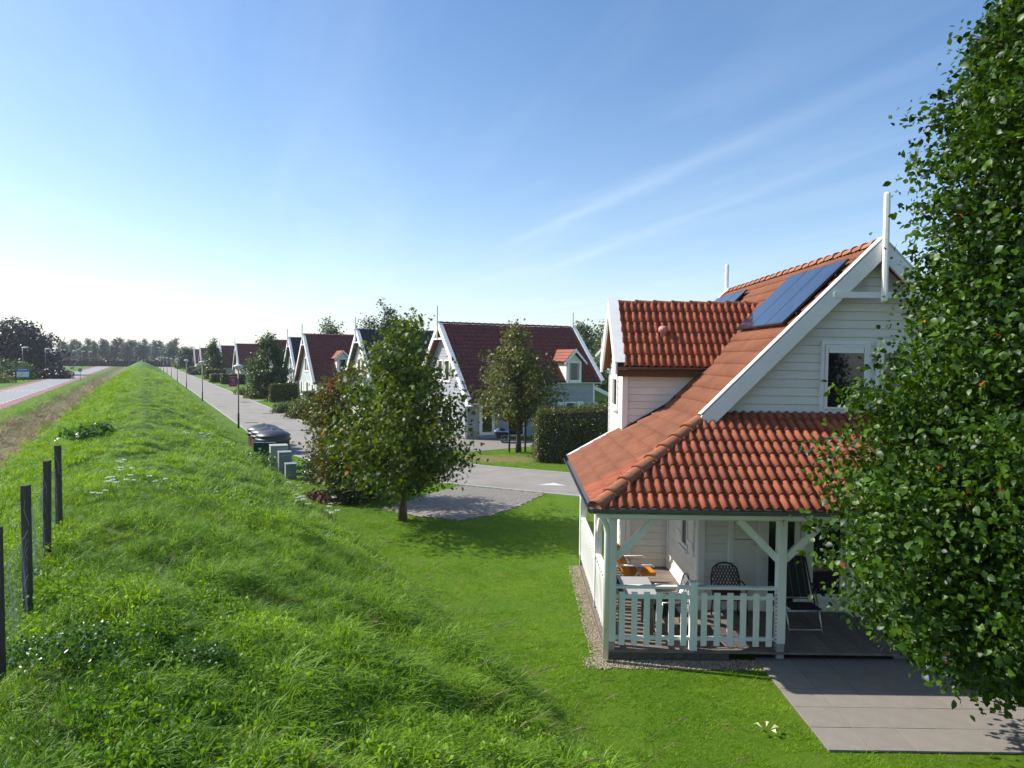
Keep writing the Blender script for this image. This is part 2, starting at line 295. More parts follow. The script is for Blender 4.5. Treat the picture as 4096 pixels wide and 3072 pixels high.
def ground_material():
    m = bpy.data.materials.new('grassland'); m.use_nodes = True; t = m.node_tree; b = t.nodes['Principled BSDF']; X = t.nodes; b.inputs['Roughness'].default_value = 0.9; b.inputs['Specular IOR Level'].default_value = 0.2
    tcn = X.new('ShaderNodeTexCoord'); pos = tcn.outputs['Object']
    def noise(sc, det=5, ro=0.6):
        n = X.new('ShaderNodeTexNoise'); n.inputs['Scale'].default_value = sc; n.inputs['Detail'].default_value = det; n.inputs['Roughness'].default_value = ro; lk(t, pos, n.inputs[0]); return n.outputs[0]
    def math_(op, a, b_=0.0):
        n = X.new('ShaderNodeMath'); n.operation = op
        for i, v in enumerate((a, b_)):
            if isinstance(v, (int, float)): n.inputs[i].default_value = v
            else: lk(t, v, n.inputs[i])
        return n.outputs[0]
    def rng_(v, a, b_, c=0.0, d=1.0):
        n = X.new('ShaderNodeMapRange'); n.inputs[1].default_value = a; n.inputs[2].default_value = b_; n.inputs[3].default_value = c; n.inputs[4].default_value = d; lk(t, v, n.inputs[0]); return n.outputs[0]
    def mix(f, a, b_):
        n = X.new('ShaderNodeMix'); n.data_type = 'RGBA'
        if isinstance(f, float): n.inputs[0].default_value = f
        else: lk(t, f, n.inputs[0])
        for i, v in ((6, a), (7, b_)):
            if isinstance(v, tuple): n.inputs[i].default_value = (*v, 1)
            else: lk(t, v, n.inputs[i])
        return n.outputs[2]
    sx = X.new('ShaderNodeSeparateXYZ'); lk(t, pos, sx.inputs[0])
    nn = math_('ADD', math_('MULTIPLY', sx.outputs[0], NX), math_('MULTIPLY', sx.outputs[1], NY))
    ss = math_('ADD', math_('MULTIPLY', sx.outputs[0], UX), math_('MULTIPLY', sx.outputs[1], UY))
    n1, n2, n3 = noise(0.35), noise(2.2), noise(14, 6, 0.7)
    nn = math_('ADD', nn, math_('MULTIPLY', math_('SUBTRACT', n2, 0.5), 0.5))
    lawn = mix(rng_(n1, 0.4, 0.62), (0.050, 0.125, 0.003), (0.095, 0.175, 0.006)); lawn = mix(rng_(n3, 0.35, 0.75), lawn, (0.115, 0.20, 0.010))
    lawn = mix(rng_(n2, 0.60, 0.72, 0, 0.6), lawn, (0.20, 0.17, 0.06))
    dike = mix(rng_(n2, 0.35, 0.65), (0.05, 0.13, 0.010), (0.11, 0.20, 0.02)); dike = mix(rng_(n1, 0.5, 0.75, 0, 0.6), dike, (0.12, 0.13, 0.045))
    dike = mix(rng_(n3, 0.45, 0.75, 0, 0.6), dike, (0.02, 0.045, 0.008))
    dry = mix(rng_(n3, 0.35, 0.7), (0.09, 0.11, 0.035), (0.20, 0.17, 0.075))
    field = mix(rng_(n1, 0.4, 0.65), (0.10, 0.145, 0.035), (0.17, 0.17, 0.065))
    isd = math_('MULTIPLY', rng_(nn, -4.9, -4.5), rng_(nn, 4.6, 4.4)); col = mix(isd, lawn, dike)
    col = mix(math_('MULTIPLY', rng_(nn, -7.9, -7.5), rng_(nn, -4.5, -4.9)), col, dry)
    col = mix(rng_(nn, -21.0, -22.5), col, field)
    # worn, bleached turf beside the clipped hedge across the lane
    wx, wy = -0.9, 31.2
    dd = math_('SQRT', math_('ADD', math_('POWER', math_('MULTIPLY', math_('SUBTRACT', sx.outputs[0], wx), 0.55), 2.0), math_('POWER', math_('SUBTRACT', sx.outputs[1], wy), 2.0)))
    wob = math_('ADD', dd, math_('MULTIPLY', math_('SUBTRACT', n2, 0.5), 3.0))
    col = mix(rng_(wob, 1.6, 0.5, 0, 0.85), col, mix(rng_(n3, 0.4, 0.65), (0.19, 0.145, 0.065), (0.26, 0.21, 0.11)))
    # bare soil on the foot of the slope by the camera and along the veranda
    lk(t, col, b.inputs['Base Color'])
    bu = X.new('ShaderNodeBump'); bu.inputs['Strength'].default_value = 0.9; bu.inputs['Distance'].default_value = 0.06; lk(t, noise(9, 8, 0.75), bu.inputs['Height']); lk(t, bu.outputs[0], b.inputs['Normal'])
    return m
M['ground'] = ground_material()
ground = obj('ground', mesh_from('ground', Vg, Fg, 'ground', True)); tag(ground, kind='structure')

# ------------------------------------------------------------------ roads
def ribbon(name, pts, a, b, z, m, parent=None, thick=0.0):
    """flat strip along a polyline, from offset a to offset b (to the right of travel)"""
    P = [Vector((p[0], p[1], 0)) for p in pts]; V = []; k = len(P)
    for i, p in enumerate(P):
        d = (P[min(i+1, k-1)] - P[max(i-1, 0)]).normalized(); r = Vector((d.y, -d.x, 0))
        V += [p+r*a + Vector((0, 0, z)), p+r*b + Vector((0, 0, z))]
    F = [(2*i, 2*i+1, 2*i+3, 2*i+2) for i in range(k-1)]
    if thick:
        n0 = len(V); V += [v - Vector((0, 0, thick)) for v in V]
        F += [(2*i+n0, 2*i, 2*i+2, 2*i+2+n0) for i in range(k-1)] + [(2*i+1, 2*i+1+n0, 2*i+3+n0, 2*i+3) for i in range(k-1)]
    F = [tuple(reversed(f)) for f in F]
    return obj(name, mesh_from(name, V, F, m), parent)
lane = [w2(s, 7.55) for s in (900, 600, 420, 320, 250, 200, 150, 110, 80, 60, 50, 43)]
P0, P1, P2 = Vector(w2(40, 7.55)), Vector((-7.0, 29.4)), Vector((-1.6, 26.8))
for i in range(15):
    q = i/14; p = P0*(1-q)**2 + P1*2*q*(1-q) + P2*q*q; lane.append((p.x, p.y))
for a in (-10, -6, -2, 2, 8, 16, 26): lane.append((10.06+0.904*a, 21.29-0.427*a))
# travel runs towards the camera, so +offset is the dike side
tag(ribbon('lane', lane, -2.03, 2.0, 0.008, 'asphalt'), kind='structure')
tag(ribbon('kerb', lane, 2.0, 2.14, 0.022, 'kerb', thick=0.03), kind='structure')
tag(ribbon('kerb', lane, -2.2, -2.03, 0.022, 'kerb', thick=0.03), kind='structure')
for k, (s_, n_) in enumerate(((57, 8.6), (66, 6.1), (71.5, 8.9), (88, 7.9), (49.5, 6.4))):
    x_, y_ = w2(s_, n_); dg_ = MB()
    for i in range(7): dg_.box((x_-0.42+i*0.12, y_-0.10, 0.009), (x_-0.34+i*0.12, y_+0.10, 0.016))
    dg_.box((x_-0.46, y_-0.14, 0.009), (x_+0.46, y_-0.105, 0.0155)); dg_.box((x_-0.46, y_+0.105, 0.009), (x_+0.46, y_+0.14, 0.0155))
    tag(dg_.build('drain_grate', 'black'), ('drain grate in the middle of the lane below the banner lamp', 'drain grate at the dike edge of the lane', 'drain grate at the garden edge of the lane', 'farthest drain grate in the lane', 'nearest drain grate in the lane')[k], 'drain', 'drain grates in the lane')
# small painted arrow head on the bend
tag(obj('road_marking', mesh_from('road_marking', [(0.75, 24.72, 0.014), (1.75, 24.62, 0.014), (1.35, 25.15, 0.014)], [(0, 1, 2)], 'paint')), kind='structure')
left_road = [w2(s, -12.65) for s in (-40, 0, 20, 40, 60, 80, 100, 130, 160, 200, 260, 330, 420, 600, 900)]
tag(ribbon('main_road', left_road, -2.85, 2.85, 0.008, 'asphalt2'), kind='structure')
tag(ribbon('cycle_strip', left_road, 1.75, 2.86, 0.013, 'red_lane'), kind='structure')
tag(ribbon('cycle_strip', left_road, -2.86, -1.75, 0.013, 'red_lane'), kind='structure')
def dashes(off, s0, s1, ln, gap, w, name):
    mb = MB(); s = s0
    while s < s1:
        q = [w2(s, -12.65+off-w/2), w2(s, -12.65+off+w/2), w2(s+ln, -12.65+off+w/2), w2(s+ln, -12.65+off-w/2)]
        mb.add([(*p, 0.019) for p in q], [(0, 1, 2, 3)]); s += ln+gap
    return tag(mb.build(name, 'paint'), kind='structure')
dashes(1.72, 30, 300, 1.0, 1.0, 0.15, 'lane_marking'); dashes(-1.72, 30, 300, 1.0, 1.0, 0.15, 'lane_marking')
mb = MB()
for s in (103.0,): mb.add([(*w2(s, -15.0), 0.022), (*w2(s, -10.2), 0.022), (*w2(s+0.5, -10.2), 0.022), (*w2(s+0.5, -15.0), 0.022)], [(0, 1, 2, 3)])
for i in range(6): mb.add([(*w2(100.3, -14.0+i*0.45), 0.022), (*w2(100.3, -13.75+i*0.45), 0.022), (*w2(101.3, -13.75+i*0.45), 0.022), (*w2(101.3, -14.0+i*0.45), 0.022)], [(0, 1, 2, 3)])
tag(mb.build('stop_marking', 'paint'), kind='structure')

# ------------------------------------------------------------------ paved parking bay (herringbone pavers)
BAY = [(-1.9, 24.42), (0.95, 23.1), (0.2, 21.3), (-0.7, 19.8), (-1.5, 19.2), (-2.8, 19.6), (-3.9, 20.5), (-2.9, 22.6)]
def inside(p, poly):
    c = False; n = len(poly)
    for i in range(n):
        (x1, y1), (x2, y2) = poly[i], poly[(i+1) % n]
        if (y1 > p[1]) != (y2 > p[1]) and p[0] < (x2-x1)*(p[1]-y1)/(y2-y1)+x1: c = not c
    return c
bay = obj('parking_bay', mesh_from('parking_bay', [(*p, 0.010) for p in BAY], [tuple(range(len(BAY)))], 'joint')); tag(bay, kind='structure')
if bay.data.polygons[0].normal.z < 0: bay.data.flip_normals()
pv = MB().box((-0.094, -0.044, 0), (0.094, 0.044, 0.014)); pme = mesh_from('paver', pv.V, pv.F, 'paver')
cells = []; c0 = Vector((-1.6, 21.8)); e1 = Vector((0.904, -0.427)); e2 = Vector((0.427, 0.904))
for i in range(-60, 60):
    for j in range(-60, 60):
        k = (i - j) % 4
        if k == 0: q = ((i+1)*0.1, (j+0.5)*0.1, 0)
        elif k == 2: q = ((i+0.5)*0.1, j*0.1, 1)
        else: continue
        p = c0 + e1*q[0] + e2*q[1]
        if inside(p, BAY): cells.append((p, q[2]))
cells.sort(key=lambda c: c[0].length); stuff = MB()
ang = math.atan2(-0.427, 0.904)
for i, (p, r) in enumerate(cells):
    Mx = Matrix.Translation((p.x, p.y, 0.005 + random.uniform(-0.002, 0.002))) @ Matrix.Rotation(ang + r*math.pi/2 + random.uniform(-.02, .02), 4, 'Z')
    if i < 300: obj('paver', pme, bay, Mx)
    else: stuff.add([Mx @ Vector(v) for v in pv.V], pv.F)
tag(stuff.build('paving', 'paver', bay), kind='stuff')

# ------------------------------------------------------------------ paths and forecourts along the street
def pad(name, quad, m, z=0.011):
    o = obj(name, mesh_from(name, [(*w2(s, n), z) for s, n in quad], [(0, 1, 2, 3)], m))
    if o.data.polygons[0].normal.z < 0: o.data.flip_normals()
    return tag(o, kind='structure')
pad('forecourt', [(30.5, 13.6), (36.2, 10.2), (37.5, 16.0), (31.5, 19.5)], 'slab')
for s in (48.2, 60.5, 73.3, 87.5, 101, 117, 133, 149): pad('garden_path', [(s, 9.7), (s+1.2, 9.7), (s+1.2, 14.0), (s, 14.0)], 'kerb')

# ================================================================== roof tiles
def tile_prof(width, waves, seg, amp):
    """interlocking tile: a broad rounded roll, a steep side, a narrow pan"""
    q = np.array([0.0, 0.10, 0.19, 0.32, 0.46, 0.56, 0.66, 0.74, 1.0]); h = np.array([0.0, 0.42, 0.80, 1.0, 0.97, 0.80, 0.30, 0.02, 0.0])
    if seg < 6: q, h = q[[0, 2, 4, 6]], h[[0, 2, 4, 6]]; q = np.append(q, 1.0); h = np.append(h, 0.0)
    us = np.concatenate([(i+q[:-1])/waves for i in range(waves)]+[[1.0]])*width; ws = np.concatenate([h[:-1]]*waves+[[h[-1]]])*amp
    return us, ws
def one_tile(width, exp, waves=2, seg=6, amp=0.050, lap=0.03, lift=0.036, lip=0.028):
    us, w = tile_prof(width, waves, seg, amp); k = len(us); V = []; F = []
    for u_, h in zip(us, w): V += [(u_, 0, h+lift-lip), (u_, 0, h+lift), (u_, exp+lap, h+0.004)]
    for i in range(k-1):
        a, b = 3*i, 3*(i+1); F += [(a, b, b+1, a+1), (a+1, b+1, b+2, a+2)]
    F += [(0, 1, 2)]; n = 3*(k-1); F += [(n, n+2, n+1)]
    return V, F
def tiles(u0, u1, v0, v1, width, exp, **kw):
    """tile positions on a roof plane: list of (u, v)"""
    out = []; v = v0
    while v < v1-0.06:
        u_ = u0
        while u_ < u1-0.02: out.append((u_, v)); u_ += width
        v += exp
    return out
def cut(V, F, lines, smooth=False):
    """clip a mesh given in roof-plane coordinates by half planes (point, outward normal)"""
    bm = bmesh.new(); vv = [bm.verts.new(v) for v in V]
    for f in F:
        try: bm.faces.new([vv[i] for i in f])
        except ValueError: pass
    for (p, n) in lines:
        bmesh.ops.bisect_plane(bm, geom=bm.verts[:]+bm.edges[:]+bm.faces[:], plane_co=(*p, 0), plane_no=(*n, 0), clear_outer=True)
    bm.verts.index_update(); V2 = [tuple(v.co) for v in bm.verts]; F2 = [tuple(v.index for v in f.verts) for f in bm.faces]; bm.free(); return V2, F2
def frame(o, u, v):
    u, v = Vector(u).normalized(), Vector(v).normalized(); w = u.cross(v)
    m = Matrix((u, v, w)).transposed().to_4x4(); m.translation = o; return m
def cap_tile(L_=0.42, r0=0.125, r1=0.105, n=10, m='cap'):
    """half-round ridge tile lying along +x"""
    V = []; F = []
    for x, r in ((0, r0), (0.05, r0+0.004), (0.07, r0-0.006), (L_, r1)):
        for k in range(n+1):
            a = math.pi*k/n; V.append((x, -r*math.cos(a), r*math.sin(a)*0.9))
    q = n+1
    F = [(i*q+k, i*q+k+1, (i+1)*q+k+1, (i+1)*q+k) for i in range(3) for k in range(n)]
    F = [tuple(reversed(f)) for f in F]; k0 = len(V); V += [(0, -r0+0.02, 0), (0, r0-0.02, 0)]; F.append(tuple(range(n, -1, -1)))
    return mesh_from('ridge_tile', V, F, m, True)
def cap_run(p0, p1, parent, me, pitch, lift=0.03):
    p0, p1 = Vector(p0), Vector(p1); d = p1-p0; Ln = d.length; d.normalize(); y = Vector((0, 0, 1)).cross(d).normalized(); z = d.cross(y)
    k = max(1, round(Ln/pitch)); st = Ln/k
    for i in range(k):
        m = Matrix((d, y, z)).transposed().to_4x4(); m.translation = p0 + d*st*i + z*(lift + random.uniform(-.004, .004))
        obj('ridge_tile', me, parent, m @ Matrix.Rotation(0.035, 4, 'Y') @ Matrix.Rotation(random.uniform(-.02, .02), 4, 'Z'))

# ================================================================== joinery helpers
def clad(parent, org, ux, nrm, z0, z1, span, h, m, holes=()):
    """one board per row; span(z) gives the left and right end of the wall at that height"""
    ux, nrm, org = Vector(ux), Vector(nrm), Vector(org); z = z0; up = Vector((0, 0, 1))
    while z < z1-0.02:
        zt = min(z+h, z1)-0.009; a, b = span(z+0.001), span(zt-0.001)
        if a and b:
            segs = [(a[0], a[1], b[0], b[1])]
            for (h0, h1, hz0, hz1) in holes:
                if hz0 < (z+zt)/2 < hz1:
                    nw = []
                    for (p, q, r, s_) in segs:
                        if h0 <= p and h1 >= q: continue
                        if h1 <= p or h0 >= q: nw.append((p, q, r, s_)); continue
                        if h0 > p: nw.append((p, h0, r, h0))
                        if h1 < q: nw.append((h1, q, h1, s_))
                    segs = nw
            for (p, q, r, s_) in segs:
                if q-p < 0.03 and s_-r < 0.03: continue
                mb = MB(); V = []
                for (x, zz, t) in ((p, z, 0.030), (q, z, 0.030), (s_, zt, 0.016), (r, zt, 0.016)): V.append(org+ux*x+up*zz+nrm*t)
                for (x, zz) in ((p, z), (q, z), (s_, zt), (r, zt)): V.append(org+ux*x+up*zz-nrm*0.002)
                mb.add(V, [(0, 1, 2, 3), (7, 6, 5, 4), (0, 4, 5, 1), (1, 5, 6, 2), (2, 6, 7, 3), (3, 7, 4, 0)]).build('plank', m, parent)
        z += h
def fix(o): return o
def window(parent, org, ux, nrm, x0, x1, z0, z1, fw=0.07, m='white', mull=0, trans=0, proud=0.06, name='window', pane='glass', sill=True):
    ux, nrm, org = Vector(ux), Vector(nrm), Vector(org); up = Vector((0, 0, 1))
    P = lambda x, z, d: org+ux*x+up*z+nrm*d
    mb = MB()
    def bar(xa, xb, za, zb, d0, d1):
        v = [P(xa, za, d0), P(xb, za, d0), P(xb, zb, d0), P(xa, zb, d0), P(xa, za, d1), P(xb, za, d1), P(xb, zb, d1), P(xa, zb, d1)]
        mb.add(v, [(0, 3, 2, 1), (4, 5, 6, 7), (0, 1, 5, 4), (1, 2, 6, 5), (2, 3, 7, 6), (3, 0, 4, 7)])
    bar(x0-fw, x0, z0-fw, z1+fw, -0.01, proud); bar(x1, x1+fw, z0-fw, z1+fw, -0.01, proud); bar(x0, x1, z1, z1+fw, -0.01, proud); bar(x0, x1, z0-fw, z0, -0.01, proud)
    for k in range(mull): x = x0+(x1-x0)*(k+1)/(mull+1); bar(x-0.035, x+0.035, z0, z1, 0.0, proud-0.004)
    for k in range(trans): z = z0+(z1-z0)*(k+1)/(trans+1); bar(x0, x1, z-0.02, z+0.02, 0.0, proud-0.01)
    o = mb.build(name, m, parent, bevel=0.004)
    g = [P(x0, z0, 0.034), P(x1, z0, 0.034), P(x1, z1, 0.034), P(x0, z1, 0.034)]
    obj('pane', mesh_from('pane', g, [(0, 1, 2, 3)], pane), o)
    if name == 'window' and x1-x0 > 0.5:
        wc = (x1-x0)*0.2
        for xa, xb in ((x0, x0+wc), (x1-wc, x1)): obj('curtain', mesh_from('curtain', [P(xa, z0, 0.036), P(xb, z0, 0.036), P(xb, z1, 0.036), P(xa, z1, 0.036)], [(0, 1, 2, 3)], 'curtain'), o)
    if sill:
        mb = MB(); bar(x0-fw-0.04, x1+fw+0.04, z0-fw-0.05, z0-fw, -0.01, proud+0.04); mb.build('sill', m, o)
    return o
def shutter(parent, org, ux, nrm, x0, x1, z0, z1, m='white'):
    ux, nrm, org = Vector(ux), Vector(nrm), Vector(org); up = Vector((0, 0, 1)); mb = MB()
    def bar(xa, xb, za, zb, d0, d1):
        P = lambda x, z, d: org+ux*x+up*z+nrm*d
        mb.add([P(xa, za, d0), P(xb, za, d0), P(xb, zb, d0), P(xa, zb, d0), P(xa, za, d1), P(xb, za, d1), P(xb, zb, d1), P(xa, zb, d1)], [(0, 3, 2, 1), (4, 5, 6, 7), (0, 1, 5, 4), (1, 2, 6, 5), (2, 3, 7, 6), (3, 0, 4, 7)])
    k = 4; w = (x1-x0)/k
    for i in range(k): bar(x0+i*w+0.004, x0+(i+1)*w-0.004, z0, z1, 0.02, 0.05)
    for z in (z0+(z1-z0)*0.15, z0+(z1-z0)*0.85): bar(x0, x1, z-0.04, z+0.04, 0.05, 0.07)
    return mb.build('shutter', m, parent)
def gutter(name, p0, p1, parent, r=0.062, m='gutter'):
    p0, p1 = Vector(p0), Vector(p1); d = (p1-p0).normalized(); x = d.cross(Vector((0, 0, 1))); z = Vector((0, 0, 1)); V = []; n = 8
    prof = [(-r*math.cos(math.pi*k/n), -r*math.sin(math.pi*k/n)) for k in range(n+1)]
    prof += [(p[0]*0.86, p[1]*0.86) for p in reversed(prof)]; q = len(prof)
    for p in (p0, p1): V += [p+x*a+z*b for a, b in prof]
    F = [(i, (i+1) % q, q+(i+1) % q, q+i) for i in range(q)] + [tuple(range(n+1)), tuple(range(q, q+n+1))]
    o = obj(name, mesh_from(name, V, F, m), parent)
    bm = bmesh.new(); bm.from_mesh(o.data); bmesh.ops.recalc_face_normals(bm, faces=bm.faces[:]); bm.to_mesh(o.data); bm.free(); return o
# ================================================================== the near house
XR, ZR = 5.98, 6.34            # ridge
XL, ZL = 3.07, 3.43            # where the steep roof turns into the veranda roof
XE, YE, ZE, TL = 1.14, 9.95, 2.31, 0.58   # veranda eaves, veranda pitch
YB, YW, YR = 11.75, 12.05, 20.45          # barge boards, front wall, far end of the roof
XM = 2*XR                                  # mirror about the ridge
H1 = thing('holiday_house', 'white clapboard holiday house with orange tiled roof, solar panels and veranda, nearest of all', 'house', (XR, 14.0, 0))
S2 = math.sqrt(0.5)
# walls
mb = MB().box((3.15, YW, 0.0), (XM-3.15, 20.1, 3.5))
mb.prism([(3.15, YW, 3.5), (XM-3.15, YW, 3.5), (XR, YW, 6.2)], (0, 8.05, 0))
wall = mb.build('wall', 'white_board', H1)
bump = MB().box((2.2, 14.56, 0.0), (3.6, 16.62, 4.3)).prism([(2.2, 14.56, 4.3), (2.2, 16.62, 4.3), (2.2, 15.59, 5.42)], (2.6, 0, 0)).build('wall', 'white_board', H1)
hw = lambda z: 6.34-0.10-z
clad(wall, (0, YW, 0), (1, 0, 0), (0, -1, 0), 3.40, 6.2, lambda z: (max(XR-hw(z), 3.15), min(XR+hw(z), XM-3.15)) if hw(z) > 0.03 else None, 0.143, 'white_board')
clad(wall, (0, YW, 0), (1, 0, 0), (0, -1, 0), 0.16, 2.75, lambda z: (3.16, XM-3.16), 0.143, 'white_board', holes=((3.64, 5.95, 0.1, 2.62), (6.3, 8.6, 0.1, 2.6)))
clad(wall, (3.15, 0, 0), (0, -1, 0), (-1, 0, 0), 0.16, 2.75, lambda z: (-14.55, -12.06), 0.143, 'white_board', holes=((-13.22, -12.72, 0.95, 2.25),))
xr = lambda z: (1.14+(z-2.31)/0.58 if z < 3.43 else 3.07+(z-3.43))
clad(bump, (0, 14.56, 0), (1, 0, 0), (0, -1, 0), 2.99, 4.2, lambda z: (2.2, max(xr(z)+0.03, 2.22)), 0.143, 'white_board')
clad(bump, (0, 14.56, 0), (1, 0, 0), (0, -1, 0), 0.16, 2.45, lambda z: (2.2, 3.15), 0.143, 'white_board')
clad(bump, (2.2, 0, 0), (0, -1, 0), (-1, 0, 0), 0.1, 5.3, lambda z: (-16.62, -14.56) if z < 4.3 else (-16.62+(z-4.3)*0.92, -14.56-(z-4.3)*0.92), 0.143, 'white_board')
for (a, b) in (((2.15, 14.5, 0.1), (2.26, 14.555, 4.24)), ((2.150, 16.62, 0.1), (2.26, 16.67, 4.2)), ((3.11, 12.0, 0.16), (3.22, 12.045, 2.75)), ((2.27, 14.505, 0.16), (2.36, 14.534, 2.45)), ((3.105, 14.40, 0.16), (3.145, 14.50, 2.45)),
               ((3.10, 12.05, 0.16), (3.122, 12.15, 2.75))):
    box('corner_board', a, b, 'white', H1)
# roof decks
def slab(name, poly, t=0.10, m='under'):
    p = [Vector(q) for q in poly]; n = (p[1]-p[0]).cross(p[2]-p[0]).normalized()
    if n.z < 0: n = -n
    return MB().prism([q - n*0.012 for q in p], -n*t).build(name, m, H1)
roofL = slab('roof', [(XL, YB+0.05, ZL), (XR, YB+0.05, ZR), (XR, YR, ZR), (XL, YR, ZL)])
roofR = slab('roof', [(XR, YB+0.05, ZR), (XM-XL, YB+0.05, ZL), (XM-XL, YR, ZL), (XR, YR, ZR)], m='tile_main')
yh = YE + (XL-XE)
roofV = slab('veranda_roof', [(XE+.04, YE+.04, ZE+.02), (XL, yh, ZL), (XL, 15.05, ZL), (XE+.04, 15.05, ZE+.02)])
zW = ZE+TL*(YW-YE)
roofF = slab('veranda_roof', [(XE+.04, YE+.04, ZE+.02), (XM-XE, YE+.04, ZE+.02), (XM-XE-2.1, YW, zW), (XE+2.1, YW, zW)])
slab('veranda_roof', [(XM-XE, YE, ZE), (XM-XE, 15.05, ZE), (XM-XL, 15.05, ZL), (XM-XL, yh, ZL)], m='tile_main')
DY0, DZ0, DYR, DZR, DTL = 14.3, 4.27, 15.6, 5.65, 1.0615
roofD = slab('dormer_roof', [(2.0, DY0, DZ0), (3.95, DY0, DZ0), (5.31, DYR, DZR), (2.0, DYR, DZR)], 0.09)
slab('dormer_roof', [(2.0, DYR, DZR), (5.31, DYR, DZR), (3.95, 2*DYR-DY0, DZ0), (2.0, 2*DYR-DY0, DZ0)], 0.09, 'tile_main')
# tiles. u along the eaves, v up the slope
TW, TE = 0.290, 0.318
TV, TF = one_tile(TW, TE); tme = mesh_from('roof_tile', TV, TF, 'tile', True)
def lay(frame_m, pos, parent, lines, single, rest, mrest, w=TW):
    acc = MB(); ncut = 0
    for (u_, v_) in pos:
        jit = random.uniform(-0.003, 0.003)
        out_ = crossing = False
        for (p, n) in lines:
            ds = [(u_+a-p[0])*n[0] + (v_+b-p[1])*n[1] for a in (0, w) for b in (0, TE+0.03)]
            if min(ds) >= -0.01: out_ = True
            elif max(ds) > 0: crossing = True
        if out_: continue
        if crossing:
            V2, F2 = cut([(x+u_, y+v_, z) for x, y, z in TV], TF, lines)
            if not F2: continue
            if single(u_, v_): obj('roof_tile', mesh_from('roof_tile', V2, F2, 'tile', True), parent, frame_m)
            else: acc.add(V2, F2)
        elif single(u_, v_): obj('roof_tile', tme, parent, frame_m @ Matrix.Translation((u_, v_, jit)))
        else: acc.add([(x+u_, y+v_, z+jit) for x, y, z in TV], TF)
    if acc.V:
        o = obj(rest, mesh_from(rest, acc.V, acc.F, mrest, True), parent, frame_m); tag(o, kind='stuff')
# front veranda roof: u = +X
LF = math.hypot(YW-YE, zW-ZE); cosF = 1/math.hypot(1, TL)
fF = frame((XE, YE-0.03, ZE-0.012), (1, 0, 0), (0, 1, TL))
hipn = Vector((-1, cosF)).normalized()
lay(fF, tiles(0.02, 2*(XR-XE), 0.0, LF, TW, TE), roofF, [((0.04, 0), tuple(hipn)), ((2*(XR-XE)-0.04, 0), (-hipn[0], hipn[1])), ((0, LF), (0, 1))], lambda u_, v_: u_ < 5.3, 'tiling', 'tile_main')
# left veranda roof: u = -Y
fV = frame((XE-0.03, 15.02, ZE-0.012), (0, -1, 0), (1, 0, TL)); LV = math.hypot(XL-XE, ZL-ZE)
lay(fV, tiles(0.0, 15.02-YE, 0.0, LV, TW, TE), roofV, [((15.02-YE-0.04, 0), (1, cosF)), ((0, LV+0.02), (0, 1))], lambda u_, v_: u_ > 3.6 and v_ < 1.3, 'tiling', 'tile_main')
# steep roof
fM = frame((XL, YR-0.12, ZL-0.012), (0, -1, 0), (1, 0, 1)); LM = (XR-XL)*math.sqrt(2)
lay(fM, tiles(0.0, YR-0.12-YB-0.10, 0.0, LM-0.03, TW, TE), roofL, [((0, LM-0.02), (0, 1)), ((YR-0.12-YB-0.12, 0), (1, 0))], lambda u_, v_: False, 'tiling', 'tile_main')
# dormer roof
fD = frame((2.14, DY0-0.03, DZ0-0.012), (1, 0, 0), (0, 1, DTL)); LD = math.hypot(DYR-DY0, DZR-DZ0)
vl = Vector((5.31-3.93, LD)); vn = Vector((vl.y, -vl.x)).normalized()
lay(fD, tiles(0.0, 3.3, 0.0, LD, TW, TE), roofD, [((3.93-2.14, 0), tuple(vn)), ((0, LD), (0, 1))], lambda u_, v_: True, 'tiling', 'tile')
capme = cap_tile()
cap_run((XE-0.03, YE-0.03, ZE+0.01), (XE+1.86, YE+1.86, ZE+TL*1.86+0.01), roofF, capme, 0.37, 0.0)
cap_run((XR, YB+0.2, ZR-0.02), (XR, YR-0.15, ZR-0.02), roofL, cap_tile(0.42, 0.12, 0.10), 0.36, 0.03)
cap_run((2.16, DYR, DZR-0.03), (5.33, DYR, DZR-0.03), roofD, cap_tile(0.46, 0.11, 0.095, m='tile'), 0.40, 0.0)
# lead flashing where the dormer meets the roof
MB().prism([(2.2, 14.50, 2.94), (3.07, 14.50, 3.44), (3.07, 14.50, 3.54), (2.2, 14.50, 3.03)], (0, 0.05, 0)).prism([(3.07, 14.50, 3.44), (3.92, 14.50, 4.29), (3.84, 14.50, 4.29), (3.07, 14.50, 3.54)], (0, 0.05, 0)).build('flashing', 'black', H1)
# barge boards
def barge(a, b, t, h, nrm, nm='barge_board'):
    a, b, nrm = Vector(a), Vector(b), Vector(nrm); d = (b-a).normalized(); dn = d.cross(nrm).normalized()
    if dn.z > 0: dn = -dn
    off = Vector((0, 0, 0.06)); a, b = a+off, b+off
    mb = MB().prism([a, b, b+Vector((0, 0, -h*1.42)) , a + dn*h], nrm*t)
    return mb.build(nm, 'white', H1, bevel=0.006)
def barge2(a, b, h, y0, y1):
    a, b = Vector(a), Vector(b); v = Vector((0, 0, -h*1.414))
    return MB().prism([(a.x, y0, a.z), (b.x, y0, b.z), (b.x, y0, b.z+v.z), (a.x + (0.18 if b.x > a.x else -0.18), y0, a.z-0.17), (a.x, y0, a.z-0.17)], (0, y1-y0, 0)).build('barge_board', 'white', H1, bevel=0.006)
for yy0, yy1 in ((YB, YB+0.05), (YR-0.05, YR)):
    barge2((XL-0.02, 0, ZL+0.05), (XR, 0, ZR+0.09), 0.235, yy0, yy1); barge2((XM-XL+0.02, 0, ZL+0.05), (XR, 0, ZR+0.09), 0.235, yy0+.001, yy1+.001)
for sg in (-1, 1):
    for y in (YB+0.09, YR-0.09):
        beam('verge_cap', (XR+sg*(XR-XL+0.02), y, ZL+0.085), (XR+sg*0.0, y, ZR+0.125), 0.17, 0.022, 'white', H1)
